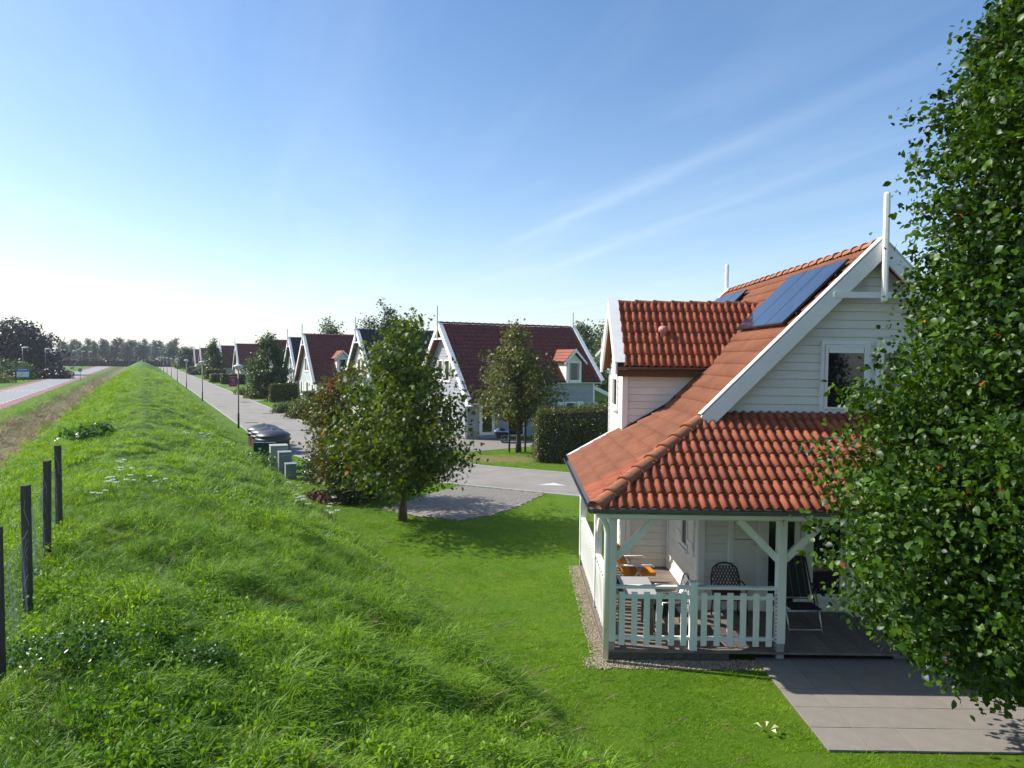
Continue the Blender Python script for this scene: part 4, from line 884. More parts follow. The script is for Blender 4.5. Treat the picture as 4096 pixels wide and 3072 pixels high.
back_house('white gable with dark roof glimpsed at the left edge of the gap beside the dormer', 9.4, 78, math.radians(62), 'tile_black')

# ================================================================== street furniture
# lamps along the lane
def street_lamp(s, label):
    x, y = w2(s, 5.2); t = thing('street_lamp', label, 'lamp', (x, y, 0), 0, 'street lamps along the lane', world=False)
    MB().tube([(0, 0, -0.05), (0, 0, 0.9), (0, 0, 0.92), (0, 0, 3.55)], [0.06, 0.06, 0.042, 0.038], 10).build('pole', 'black', t, True)
    MB().lathe([(0.07, 3.52), (0.09, 3.56), (0.30, 3.72), (0.32, 3.75), (0.31, 3.77)], n=20).build('lamp_bowl', 'lampgrey', t, True)
    MB().lathe([(0.33, 3.772), (0.335, 3.785), (0.2, 3.86), (0.05, 3.90)], n=20).build('lamp_cover', 'lampgrey', t, True)
for k, s in enumerate((46.1, 75.3, 103.3, 131, 158, 186, 216, 248, 285)):
    street_lamp(s, ('street lamp carrying the magenta banner, nearest on the lane', 'second street lamp along the lane, beyond the banner lamp', 'third street lamp along the lane', 'fourth street lamp along the lane', 'fifth street lamp along the lane', 'sixth street lamp along the lane', 'seventh street lamp along the lane', 'eighth street lamp along the lane', 'ninth and farthest street lamp along the lane')[k])
lx, ly = w2(46.1, 5.2)
t = thing('banner_sign', 'magenta banner with pale ring logo hung on the nearest street lamp', 'sign', (lx-0.32, ly-0.02, 2.55), 0.25, world=False)
box('panel', (-0.225, -0.012, 0), (0.205, 0.012, 0.60), 'magenta', t)
for z in (-0.012, 0.60): box('rim', (-0.24, -0.016, z), (0.22, 0.016, z+0.014), 'pinkish', t)
box('bracket', (0.2, -0.01, 0.5), (0.33, 0.01, 0.53), 'black', t); box('bracket', (0.2, -0.01, 0.06), (0.33, 0.01, 0.09), 'black', t)
ring = [(0.07*math.cos(a), -0.016, 0.37+0.085*math.sin(a)) for a in np.linspace(-2.2, 3.4, 26)]; MB().tube(ring, 0.008, 5).build('logo', 'pinkish', t)
MB().tube([(0.035*math.cos(a)+0.01, -0.016, 0.37+0.045*math.sin(a)) for a in np.linspace(0, 6.28, 16)], 0.006, 5).build('logo', 'pinkish', t)
MB().tube([(-0.17+i*0.023, -0.016, 0.385+0.05*math.sin(i/7*1.57)) for i in range(6)], 0.006, 5).build('logo', 'pinkish', t); MB().tube([(-0.14+i*0.025, -0.016, 0.285-0.035*math.sin(i/10*3.14)) for i in range(11)], 0.006, 5).build('logo', 'pinkish', t)
mb = MB()
for i in range(6):
    x = -0.15+i*0.052
    if i == 0: mb.tube([(x, -0.016, 0.175), (x+0.018, -0.016, 0.10), (x+0.036, -0.016, 0.175)], 0.005, 4)
    elif i == 5: mb.tube([(x, -0.016, 0.175), (x+0.036, -0.016, 0.175), (x, -0.016, 0.10), (x+0.036, -0.016, 0.10)], 0.005, 4)
    else: mb.tube([(x+0.018+0.018*math.cos(a), -0.016, 0.1375+0.037*math.sin(a)) for a in np.linspace(0, 6.28, 10)], 0.005, 4)
mb.build('lettering', 'pinkish', t)

# half-buried refuse containers with domed lids
for k, (lab, mm) in enumerate((('dark domed lid of the nearest half-buried refuse container', 0), ('middle of the three dark domed refuse containers', 0), ('farthest of the three dark domed refuse containers', 0))):
    c = Vector((-11.15, 32.4, 0)) + Vector((UX, UY, 0))*1.5*k
    t = thing('refuse_container', lab, 'container', c, 0, 'half-buried refuse containers', world=False)
    MB().lathe([(0.70, 0.0), (0.70, 0.56)], n=28).build('body', 'brownwood', t, True)
    sl = MB().box((-0.05, 0.705, 0.02), (0.05, 0.722, 0.55)); sm = mesh_from('slat', sl.V, sl.F, 'brownwood')
    for i in range(36): obj('slat', sm, t, Matrix.Rotation(i*math.pi/18, 4, 'Z'))
    ld = MB().lathe([(0.76, 0.56), (0.79, 0.60), (0.79, 0.66), (0.73, 0.68), (0.74, 0.76), (0.78, 0.79), (0.77, 0.82), (0.66, 0.91), (0.48, 0.99), (0.25, 1.04), (0.02, 1.06)], n=28).build('lid', 'plastic_dark', t, True)
    MB().lathe([(0.10, 1.04), (0.10, 1.075), (0.05, 1.08)], n=12).build('knob', 'plastic_dark', ld, True)
# cabinets at the foot of the dike
def cabinet(x, y, w, d, h, m, label, rz=0.35, cap=True):
    t = thing('utility_cabinet', label, 'cabinet', (x, y, float(gz(x, y))-0.12), rz, 'utility cabinets at the foot of the dike', world=False)
    box('body', (-w/2, -d/2, 0), (w/2, d/2, h), m, t, 0.01); box('lid', (-w/2-0.012, -d/2-0.012, h+0.001), (w/2+0.012, d/2+0.012, h+0.035), m, t, 0.008)
    box('door', (-w/2+0.03, -d/2-0.010, 0.08), (w/2-0.03, -d/2-0.001, h-0.04), m, t, 0.004); return t
g_ = cabinet(-10.75, 30.2, 0.84, 0.35, 0.78, 'cab_green', 'dark green utility cabinet in front of the domed containers', 0.1)
box('label_plate', (-0.22, -0.192, 0.52), (-0.10, -0.1855, 0.60), 'signwhite', g_); MB().lathe([(0.03, 0.815), (0.03, 0.84), (0.01, 0.85)], n=8).build('warning_cap', 'darkred', g_, True)
cabinet(-9.45, 28.1, 0.66, 0.62, 0.98, 'cab_grey', 'pale grey cabinet, tallest and farthest of the grey ones', 0.42); cabinet(-8.72, 26.6, 0.46, 0.5, 0.92, 'cab_slate', 'middle grey cabinet, speckled, between tall and low cabinets', 0.42); cabinet(-8.12, 25.4, 0.36, 0.42, 0.66, 'cab_slate', 'lowest grey cabinet, nearest to the camera', 0.42)

# fence on the dike
t = thing('wire_fence', 'dark wooden post fence with thin wire mesh on the dike', 'fence', (*w2(9, -1.0), 1.9), 0)
fp = [(4.45, -0.95), (6.33, -0.95), (8.24, -1.0), (10.06, -1.03), (11.7, -1.045)]
tops = []
for k, (s, n) in enumerate(fp):
    x, y = w2(s, n); z0 = float(ground_z(np.array(s), np.array(n))); zt = 3.13
    mb = MB(); w = 0.033; lx_, ly_ = random.uniform(-.02, .02), random.uniform(-.015, .015)
    mb.add([(x-w, y-w, z0-0.3), (x+w, y-w, z0-0.3), (x+w, y+w, z0-0.3), (x-w, y+w, z0-0.3), (x-w+lx_, y-w+ly_, zt), (x+w+lx_, y-w+ly_, zt), (x+w+lx_, y+w+ly_, zt), (x-w+lx_, y+w+ly_, zt)], [(0, 3, 2, 1), (4, 5, 6, 7), (0, 1, 5, 4), (1, 2, 6, 5), (2, 3, 7, 6), (3, 0, 4, 7)])
    mb.build('post', 'post', t, bevel=0.006)
    q = [(x+0.055, y-0.06, zt-0.12-0.05*i + 0.0) for i in range(5)]
    mb = MB().tube([(x+0.0+0.014*math.sin(i*1.3+k)+0.006*i, y-0.040, zt-0.14-0.05*i) for i in range(6)], 0.0022, 4); mb.build('loose_wire', 'wire', t)
    tops.append((s, n, z0))
mb = MB()
for k in range(len(fp)-1):
    (s0, n0, a0), (s1, n1, a1) = tops[k], tops[k+1]; Ln = s1-s0
    for i in range(-9, 17):
        for sg in (-1, 1):
            pp = []
            for j in range(13):
                f_ = j/12; ss = s0 + i*0.115 + (f_*1.0 if sg > 0 else (1-f_)*1.0)
                if s0 <= ss <= s1:
                    x, y = w2(ss, n0-0.04+0.015*math.sin(i+j)); q = (ss-s0)/Ln; pp.append((x, y, a0*(1-q)+a1*q+0.02+f_*0.86+0.015*math.sin(i*2.1+j*1.7)))
            if len(pp) > 2: mb.tube(pp, 0.0012, 3)
    for h_ in (0.45, 0.88): mb.tube([(*w2(s0+(s1-s0)*f_, n0-0.04), a0+(a1-a0)*f_+h_-0.05*math.sin(math.pi*f_)) for f_ in np.linspace(0, 1, 7)], 0.0016, 3)
mb.build('wire_mesh', 'wire', t)

# signs and lamps by the main road
def rod_lamp(s, n, h, label):
    x, y = w2(s, n); t = thing('road_lamp', label, 'lamp', (x, y, 0), 0, 'lamps along the main road', world=False)
    MB().tube([(0, 0, 0), (0, 0, h)], [0.09, 0.06], 8).build('pole', 'gutter', t, True)
    MB().tube([(-0.15, 0, h), (0.25, 0, h+0.03), (0.9, 0, h+0.05), (1.1, 0, h+0.03)], [0.07, 0.13, 0.13, 0.05], 8).build('lamp_head', 'lampgrey', t, True)
for k, s in enumerate((140, 171, 203, 236, 270, 305)): rod_lamp(s, -17.3, 5.4, ('tall road lamp just behind the blue and white sign', 'second tall road lamp in front of the copper beech', 'third tall road lamp, right of the beech', 'fourth tall road lamp before the row of trees', 'fifth tall road lamp before the row of trees', 'sixth tall road lamp before the row of trees')[k])
x, y = w2(137.5, -17.0); t = thing('town_sign', 'blue and white town sign on two posts beside the main road', 'sign', (x, y, 0), math.radians(10), world=False)
for a in (-0.55, 0.85): MB().tube([(a, 0.05, 0), (a, 0.05, 2.0)], 0.04, 8).build('post', 'gutter', t, True)
box('panel', (-0.9, -0.02, 0.65), (0.9, 0.02, 1.52), 'signwhite', t); box('panel', (-0.9, -0.021, 1.521), (0.9, 0.021, 2.1), 'blue', t)
mb = MB()
for i in range(9): mb.box((-0.62+i*0.14, -0.027, 1.80), (-0.53+i*0.14, -0.0215, 1.92+0.05*(i % 3 == 0)))
mb.build('lettering', 'signwhite', t)
MB().beam((-0.62, -0.024, 0.72), (0.2, -0.024, 1.42), 0.006, 0.07, up=(0.6, 0, 1)).build('diagonal_bar', 'cab_slate', t)
def round_sign(s, n, h, label, m='signback'):
    x, y = w2(s, n); t = thing('traffic_sign', label, 'sign', (x, y, 0), 0.3, 'traffic signs along the main road', world=False)
    MB().tube([(0, 0, 0), (-0.06, 0, h)], 0.035, 8).build('post', 'gutter', t, True); MB().tube([(-0.06, -0.05, h), (-0.06, -0.02, h)], 0.34, 20).build('disc', m, t)
round_sign(141, -9.3, 1.75, 'grey back of the round traffic sign on the near verge'); round_sign(196, -16.4, 2.0, 'dark round traffic sign on the far verge, beyond the beech'); round_sign(226, -16.2, 2.0, 'farthest traffic sign on the far verge')

# bicycle trailer at the grey house
t = thing('bicycle_trailer', 'navy bicycle trailer with pale blue cover at the grey house entrance', 'trailer', (-0.75, 37.3, 0.012), 0.1, world=False)
MB().add([(-0.30, -0.25, 0.22), (0.22, -0.25, 0.22), (0.22, 0.25, 0.22), (-0.30, 0.25, 0.22), (-0.40, -0.32, 0.58), (0.36, -0.32, 0.55), (0.36, 0.32, 0.55), (-0.40, 0.32, 0.58)], [(0, 3, 2, 1), (4, 5, 6, 7), (0, 1, 5, 4), (1, 2, 6, 5), (2, 3, 7, 6), (3, 0, 4, 7)]).build('tub', 'navy', t, bevel=0.02)
MB().prism([(-0.42, -0.33, 0.582), (0.37, -0.33, 0.56), (0.2, -0.2, 0.66), (-0.25, -0.2, 0.68)], (0, 0.62, 0)).build('cover', 'ltblue', t); MB().lathe([(0.2, 0.0), (0.2, 0.04), (0.1, 0.1)], (-0.02, -0.1, 0.64), 10).build('bundle', 'navy', t, True)
for y in (-0.36, 0.36):
    wq = MB().tube([(0.1+0.22*math.cos(a), y, 0.23+0.22*math.sin(a)) for a in np.linspace(0, 2*math.pi, 21)], 0.02, 6).build('tyre', 'black', t, True); mb = MB()
    for k in range(8): mb.tube([(0.1, y, 0.23), (0.1+0.2*math.cos(k*0.785), y, 0.23+0.2*math.sin(k*0.785))], 0.004, 4)
    mb.tube([(0.1+0.195*math.cos(a), y, 0.23+0.195*math.sin(a)) for a in np.linspace(0, 2*math.pi, 21)], 0.01, 5); mb.build('rim', 'alu', wq)
MB().tube([(0.3, 0, 0.3), (0.62, 0, 0.38), (0.78, 0, 0.38)], 0.018, 6).build('drawbar', 'alu', t, True)
# ================================================================== vegetation
M['leaf_pear'] = leafmat('glossy_green_leaf', (0.007, 0.030, 0.002), (0.074, 0.150, 0.008), (0.35, 0.09, 0.02), 0.24, 0.42, spec=0.30)
M['leaf_gum'] = leafmat('sweetgum_leaf', (0.018, 0.055, 0.006), (0.115, 0.165, 0.014), (0.30, 0.07, 0.02), 0.32, 0.45, spec=0.35)
M['leaf_olive'] = leafmat('olive_brown_leaf', (0.040, 0.060, 0.008), (0.150, 0.125, 0.018), (0.22, 0.05, 0.02), 0.28, 0.45, spec=0.35)
M['leaf_red'] = leafmat('red_autumn_leaf', (0.10, 0.030, 0.012), (0.30, 0.05, 0.02), None, 0.3, 0.4)
M['leaf_maple'] = leafmat('field_maple_leaf', (0.050, 0.072, 0.014), (0.165, 0.175, 0.036), (0.22, 0.13, 0.03), 0.32, 0.42)
M['leaf_tall'] = leafmat('tall_tree_leaf', (0.020, 0.058, 0.012), (0.070, 0.125, 0.022), None, 0.28, 0.4)
M['leaf_hedge'] = leafmat('beech_hedge_leaf', (0.030, 0.052, 0.010), (0.110, 0.135, 0.020), (0.20, 0.11, 0.04), 0.25, 0.45)
M['leaf_ivy'] = leafmat('ivy_leaf', (0.016, 0.032, 0.012), (0.055, 0.085, 0.028), None, 0.12, 0.28, spec=0.7)
M['leaf_beech'] = leafmat('copper_beech_leaf', (0.014, 0.011, 0.009), (0.036, 0.025, 0.017), None, 0.15, 0.45)
M['leaf_far'] = leafmat('distant_leaf', (0.028, 0.060, 0.024), (0.060, 0.100, 0.038), None, 0.2, 0.5)
M['leaf_far2'] = leafmat('distant_green_leaf', (0.050, 0.085, 0.022), (0.095, 0.135, 0.030), None, 0.25, 0.5)
M['leaf_lime'] = leafmat('lime_shrub_leaf', (0.075, 0.12, 0.018), (0.19, 0.24, 0.03), None, 0.3, 0.45)
M['leaf_weed'] = leafmat('weed_leaf', (0.025, 0.085, 0.012), (0.075, 0.17, 0.02), None, 0.35, 0.35)
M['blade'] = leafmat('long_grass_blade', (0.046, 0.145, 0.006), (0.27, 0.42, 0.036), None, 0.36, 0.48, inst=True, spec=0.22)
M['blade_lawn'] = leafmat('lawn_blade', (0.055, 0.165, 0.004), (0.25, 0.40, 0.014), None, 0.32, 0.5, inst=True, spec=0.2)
M['blade_dry'] = leafmat('dry_stalk', (0.14, 0.11, 0.05), (0.34, 0.27, 0.14), None, 0.2, 0.6, inst=True)

def star():
    V = [(0, 0.45, 0.0)]
    tips = [(-0.30, 0.05), (-0.52, 0.42), (-0.33, 0.86), (0, 1.05), (0.33, 0.86), (0.52, 0.42), (0.30, 0.05)]
    ins = [(-0.22, 0.33), (-0.20, 0.56), (-0.12, 0.68), (0.12, 0.68), (0.20, 0.56), (0.22, 0.33), (0, 0.18)]
    for a, b in zip(tips, ins): V += [(a[0], a[1], -0.10), (b[0], b[1], 0.02)]
    k = len(V)-1; return np.array(V), np.array([(0, 1+(i+1) % k, 1+i) for i in range(k)])
TEMPL = {
 'ovate': (np.array([(0, 0, 0), (0.30, 0.28, 0.07), (0.33, 0.58, 0.05), (0, 1.0, -0.16), (-0.33, 0.58, 0.05), (-0.30, 0.28, 0.07), (0, 0.5, 0.0)], float), np.array([(0, 1, 6), (1, 2, 6), (2, 3, 6), (3, 4, 6), (4, 5, 6), (5, 0, 6)])),
 'diamond': (np.array([(0, 0, 0), (0.36, 0.5, 0.07), (0, 1, -0.05), (-0.36, 0.5, 0.07)], float), np.array([(0, 1, 2), (0, 2, 3)])),
 'star': star(),
}
def unit(v): return v/np.maximum(np.linalg.norm(v, axis=-1, keepdims=True), 1e-9)
def leaf_frames(P, R_, up=0.5, outw=None, droop=0.3):
    k = len(P); n = R_.normal(size=(k, 3)); n = unit(n); n[:, 2] += up
    if outw is not None: n += outw*0.6
    n = unit(n); a = R_.normal(size=(k, 3)); a[:, 2] -= droop
    if outw is not None: a += outw*0.5
    a = unit(a - n*(a*n).sum(1, keepdims=True)); b = np.cross(a, n); return a, b, n
def leaves(P, size, shape, R_, up=0.5, outw=None, tint=None):
    Tm, Fm = TEMPL[shape]; k = len(P); a, b, n = leaf_frames(P, R_, up, outw)
    V = P[:, None] + size[:, None, None]*(Tm[None, :, :1]*b[:, None] + Tm[None, :, 1:2]*a[:, None] + Tm[None, :, 2:]*n[:, None])
    F = Fm[None] + np.arange(k)[:, None, None]*len(Tm)
    tint = R_.random(k) if tint is None else tint
    return V.reshape(-1, 3), F.reshape(-1, 3), np.repeat(tint, len(Tm)), (a, b, n)

def tree_data(prof, trunk_r, ncl, per, size, shape, seed, sig=0.22, up=0.5, trunk_top=0.85, lean=(0, 0), hollow=0.15, keep=None, zfac=0.45, lumpy=1.0, deep=(1.0, 0.0)):
    """trunk and limbs (MB) plus leaf arrays, in the tree's own frame"""
    R_ = np.random.default_rng(seed); zs = np.array([p[0] for p in prof]); rs = np.array([p[1] for p in prof]); z0, z1 = zs[0], zs[-1]
    axis = lambda z: np.array([lean[0]*z, lean[1]*z, z])
    tb = MB(); zt = z0+(z1-z0)*trunk_top; k = 7
    tb.tube([tuple(axis(-0.05)+[0, 0, 0])]+[tuple(axis(zt*i/k)+np.array([R_.normal()*0.02, R_.normal()*0.02, 0])*min(i, 3)*trunk_r/0.1) for i in range(1, k+1)], [trunk_r*1.35]+[trunk_r*(1-0.82*i/k) for i in range(1, k+1)], 9)
    br = MB(); cen = []; zz = np.linspace(z0, z1, 200); w = np.interp(zz, zs, rs)**1.6+0.02; w /= w.sum()
    P, O, TI = [], [], []
    lob = R_.normal(size=(6, 2))
    while len(cen) < ncl:
        z = R_.choice(zz, p=w); th = R_.uniform(0, 2*math.pi); r = np.interp(z, zs, rs); lump = 1+lumpy*(0.13*math.sin(3*th+z*2.1+seed)+0.10*math.sin(5*th-z*3.3))
        rad = r*lump*math.sqrt(R_.uniform(hollow, 1)); c = axis(z)+np.array([math.cos(th)*rad, math.sin(th)*rad*deep[0]+deep[1]*min(1.0, rad), 0])
        if keep is not None and not keep(c): 
            if R_.random() < 0.02: ncl -= 1
            continue
        cen.append(c); zb = max(z0*0.75, z-zfac*rad-0.1); zb = min(zb, zt*0.97); b0 = axis(zb); mid = (b0+c)/2+np.array([0, 0, 0.06*rad])+R_.normal(size=3)*0.05*rad
        if len(cen) <= 140: br.tube([tuple(b0), tuple(mid), tuple(c)], [max(0.012, trunk_r*0.28*(1-zb/z1*0.7)), trunk_r*0.13+0.004, 0.004], 5)
        t = R_.uniform(0.5, 1.06, per); q = np.where(t[:, None] < 0.5, b0+(mid-b0)*t[:, None]*2, mid+(c-mid)*(t[:, None]*2-1)) + R_.normal(size=(per, 3))*sig*np.array([1, 1, 0.8])
        ct = np.clip(R_.normal(0.42, 0.27), 0, 0.9)
        P.append(q); o = q-axis(z*0.8); O.append(unit(o)); TI.append(np.where(R_.random(per) < 0.0025, 1.0, np.clip(ct+R_.normal(0, 0.2, per), 0, 0.9)))
    P, O, TI = np.concatenate(P), np.concatenate(O), np.concatenate(TI)
    sz = size*R_.uniform(0.5, 1.3, len(P)); V, F, ti, fr = leaves(P, sz, shape, R_, up, O, TI)
    return tb, br, V, F, ti, (P, sz, fr, TI)
def tree(name, label, loc, prof, trunk_r, ncl, per, size, shape, m, seed, group=None, rz=0.0, bark='bark', data=None, cat='tree', scale=1.0, **kw):
    t = thing(name, label, cat, loc, rz, group, world=False); t.scale = (scale,)*3
    d = data or tree_data(prof, trunk_r, ncl, per, size, shape, seed, **kw)
    if isinstance(d, tuple) and isinstance(d[0], MB):
        d = (mesh_from('trunk', d[0].V, d[0].F, bark, True), mesh_from('limbs', d[1].V, d[1].F, bark, True), mesh_from('crown', d[2], d[3], m, False, d[4]), d[5])
    obj('trunk', d[0], t); obj('limbs', d[1], t); c = obj('crown', d[2], t); tag(c, kind='stuff')
    return t, d

# ---- the glossy tree at the right edge
def keep_front(c): return c[2] > 1.0 + max(0.0, -c[1])*0.52 and c[0] < 2.2
PX, PY = 5.72, 7.3
prof = [(1.0, 1.1), (1.3, 1.9), (1.8, 2.3), (2.4, 2.55), (3.1, 2.5), (3.8, 2.2), (4.5, 1.85), (5.5, 1.55), (6.3, 1.58), (7.2, 1.42), (8.2, 1.05), (9.2, 0.5)]
t = thing('pear_tree', 'glossy green tree filling the right edge in front of the near house', 'tree', (PX, PY, 0), 0, world=False)
tb, br, V, F, ti, (P, sz, (fa, fb, fn), TI) = tree_data(prof, 0.13, 1700, 84, 0.076, 'ovate', 5, sig=0.088, lumpy=0.6, up=0.35, keep=keep_front, hollow=0.30)
tb.build('trunk', 'bark', t, True); br.build('limbs', 'bark', t, True)
# the 300 leaves that show largest are leaves of their own
Wp = P + np.array([PX, PY, 0-CAM_H]); dep = Wp @ np.array(cF); pxx = 512+FPX*(Wp @ np.array(cR))/dep; pyy = 384-FPX*(Wp @ np.array(cU))/dep
cand = np.where((pxx > 780) & (pxx < 1020) & (pyy > 4) & (pyy < 764))[0]; pick = cand[np.argsort(dep[cand]-sz[cand]*12)[:300]]
big = np.zeros(len(P), bool); big[pick] = True; nt_ = len(TEMPL['ovate'][0]); nf_ = len(TEMPL['ovate'][1])
o = obj('foliage', mesh_from('foliage', V, F[np.repeat(~big, nf_)], 'leaf_pear', False, ti), t); tag(o, kind='stuff')
ri = np.random.default_rng(15); ki = 52000; zi = ri.uniform(1.2, 8.6, ki); thi = ri.uniform(0, 2*math.pi, ki); rri = np.interp(zi, [p_[0] for p_ in prof], [p_[1] for p_ in prof])*0.86*np.sqrt(ri.random(ki))
Pi = np.stack([rri*np.cos(thi), rri*np.sin(thi), zi], 1); Pi = Pi[(Pi[:, 2] > 1.15+np.maximum(0, -Pi[:, 1])*0.52) & (Pi[:, 0] < 2.0)]
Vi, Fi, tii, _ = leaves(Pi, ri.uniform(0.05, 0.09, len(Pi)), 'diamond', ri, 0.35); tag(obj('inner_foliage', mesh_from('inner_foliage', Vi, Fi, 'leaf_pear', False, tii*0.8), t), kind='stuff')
lme = [mesh_from('leaf', TEMPL['ovate'][0]*np.array([w_, 1, 1]), TEMPL['ovate'][1], 'leaf_pear', False, np.full(nt_, tv)) for w_, tv in ((1.0, 0.2), (1.1, 0.45), (0.9, 0.6), (1.0, 0.85))]
for i in pick:
    m_ = Matrix(((fb[i][0], fa[i][0], fn[i][0], P[i][0]), (fb[i][1], fa[i][1], fn[i][1], P[i][1]), (fb[i][2], fa[i][2], fn[i][2], P[i][2]), (0, 0, 0, 1))) @ Matrix.Scale(float(sz[i]), 4)
    obj('leaf', lme[int(min(TI[i], 0.99)*4)], t, m_)

# ---- sweetgum on the lawn
prof = [(0.95, 0.6), (1.3, 1.45), (2.0, 1.85), (2.8, 1.85), (3.6, 1.5), (4.4, 1.05), (5.2, 0.6), (5.8, 0.2)]
t = thing('sweetgum_tree', 'young sweetgum with star-shaped leaves standing on the lawn beside the parking bay', 'tree', (-3.05, 19.05, 0), 0, world=False)
tb, br, V, F, ti, (P, sz, (fa, fb, fn), TI) = tree_data(prof, 0.10, 200, 80, 0.125, 'star', 11, sig=0.19, up=0.3, hollow=0.05, deep=(1.45, -0.35))
tb.build('trunk', 'bark', t, True); br.build('limbs', 'bark', t, True)
dep = P[:, 1]; pick = np.argsort(dep)[:300]; big = np.zeros(len(P), bool); big[pick] = True; ns_ = len(TEMPL['star'][0]); nf_ = len(TEMPL['star'][1])
o = obj('foliage', mesh_from('foliage', V, F[np.repeat(~big, nf_)], 'leaf_gum', False, ti), t); tag(o, kind='stuff')
lme = [mesh_from('leaf', TEMPL['star'][0], TEMPL['star'][1], 'leaf_gum', False, np.full(ns_, tv)) for tv in (0.15, 0.4, 0.6, 0.85)]
for i in pick:
    m_ = Matrix(((fb[i][0], fa[i][0], fn[i][0], P[i][0]), (fb[i][1], fa[i][1], fn[i][1], P[i][1]), (fb[i][2], fa[i][2], fn[i][2], P[i][2]), (0, 0, 0, 1))) @ Matrix.Scale(float(sz[i]), 4)
    obj('leaf', lme[int(min(TI[i], 0.99)*4)], t, m_)
# ---- olive-brown shrub left of it, with a few red twigs
t, d = tree('sweetgum_tree', 'bushy olive and brown leaved young tree left of the sweetgum', (-5.25, 22.0, 0), [(0.25, 0.7), (0.9, 1.2), (1.9, 1.4), (2.8, 1.2), (3.5, 0.9), (4.1, 0.4)], 0.07, 120, 66, 0.115, 'star', 'leaf_olive', 23, sig=0.17, up=0.3)
R_ = np.random.default_rng(3); P = R_.normal(size=(34, 3))*np.array([0.16, 0.14, 0.14]) + np.array([-0.10, -1.2, 3.55]); P2 = R_.normal(size=(16, 3))*np.array([0.14, 0.1, 0.08]) + np.array([0.22, -1.5, 2.45])
V, F, ti, _ = leaves(np.concatenate([P, P2]), np.full(50, 0.10), 'star', R_); tag(obj('red_leaves', mesh_from('red_leaves', V, F, 'leaf_red', False, ti), t), kind='stuff')

# ---- staked tree in front of the grey house
prof = [(1.4, 0.9), (1.9, 1.8), (2.8, 2.3), (3.6, 2.1), (4.4, 1.6), (5.2, 0.95), (6.1, 0.25)]
tree('field_maple', 'thin leaved olive green tree on stakes beside the clipped hedge', (0.1, 33.4, 0), prof, 0.12, 150, 60, 0.14, 'star', 'leaf_maple', 31, sig=0.20, up=0.3, hollow=0.05)
for k, (x, y) in enumerate(((-0.33, 33.25), (0.42, 33.5))):
    tag(MB().tube([(x, y, -0.1), (x, y, 1.55)], 0.045, 8).build('tree_stake', 'post', None, True), ('wooden stake left of the staked tree trunk', 'wooden stake right of the staked tree trunk')[k], 'stake', 'stakes of the young tree')
# ---- tall columnar tree beside the sage house
tree('columnar_tree', 'tall dense columnar green tree with two tops, left of the sage grey house', (*w2(74.3, 11.2), 0), [(0.6, 1.0), (1.3, 2.0), (2.6, 2.25), (4.0, 1.9), (5.2, 1.35), (6.3, 0.8), (7.2, 0.2)], 0.13, 210, 50, 0.21, 'diamond', 'leaf_tall', 41, sig=0.2, up=0.4)
tree('conifer', 'tall bushy green conifer beside the far end of the lane', (*w2(150, 12.3), 0), [(0.3, 1.6), (2, 2.4), (4, 1.9), (6, 1.0), (8.1, 0.15)], 0.15, 130, 45, 0.34, 'diamond', 'leaf_tall', 43, sig=0.28)
tree('round_tree', 'round dark tree before the dark roofed distant house', (*w2(246, 12.5), 0), [(0.5, 2.0), (2.5, 3.4), (5.0, 3.0), (7.0, 1.6), (8.0, 0.4)], 0.2, 130, 40, 0.45, 'diamond', 'leaf_far', 47, sig=0.4)
tree('round_tree', 'dark rounded tree at the very end of the lane', (*w2(330, 11.0), 0), [(0.3, 2.5), (3.0, 4.2), (6.0, 3.5), (8.4, 1.0)], 0.2, 130, 40, 0.55, 'diamond', 'leaf_far', 48, sig=0.5)
tree('round_tree', 'small yellowish green tree beside the lane, below the farthest gable', (*w2(262, 10.8), 0), [(0.3, 1.2), (1.5, 2.0), (3.0, 1.4), (4.0, 0.4)], 0.1, 80, 36, 0.35, 'diamond', 'leaf_lime', 49, sig=0.3)
# ---- tall thin crowned tree behind the anthracite roof, treetops over roofs
tree('tall_tree', 'tall feathery tree rising behind the anthracite roofed house', (-14.6, 78, 0), [(4.5, 1.5), (6.5, 3.0), (8.5, 2.7), (10.2, 1.6), (11.6, 0.4)], 0.22, 90, 55, 0.26, 'diamond', 'leaf_far', 51, sig=0.35, hollow=0.02, scale=0.95)
tree('tall_tree', 'treetop just showing above the sage house ridge', (-27.4, 104, 0), [(4.0, 1.2), (6.5, 2.4), (8.5, 1.9), (10.6, 0.5)], 0.2, 80, 40, 0.30, 'diamond', 'leaf_far2', 52, sig=0.35)
bw = [(1.0, 3.5), (3, 5.0), (6, 5.2), (9, 3.8), (11.0, 1.2)]
for k, (x, y, sc_) in enumerate(((10.6, 112, 0.92), (16.2, 106, 1.04), (6.6, 128, 0.62))):
    tree('background_tree', ('full green tree above the hedge, left one in the gap beside the dormer', 'full green tree in the gap, touching the dormer barge board', 'small dark tree just right of the grey house ridge')[k], (x, y, 0), bw, 0.3, 260, 50, 0.42, 'diamond', ('leaf_far2', 'leaf_far2', 'leaf_far')[k], 60+k, sig=0.5, scale=sc_)
tree('garden_tree', 'bright green small tree behind the hedge near the dormer', (6.3, 58, 0), [(0.3, 1.4), (1.5, 2.6), (3.2, 2.6), (4.6, 1.0)], 0.12, 120, 46, 0.24, 'diamond', 'leaf_far2', 66, sig=0.3)
# ---- copper beech
tree('copper_beech', 'huge dark purple copper beech left of the main road', (-107, 149, 0), [(0.3, 8.0), (2.5, 10.0), (6.0, 9.4), (8.6, 7.0), (10.6, 3.8), (11.5, 1.0)], 0.5, 520, 44, 0.62, 'diamond', 'leaf_beech', 71, sig=0.75, hollow=0.35)
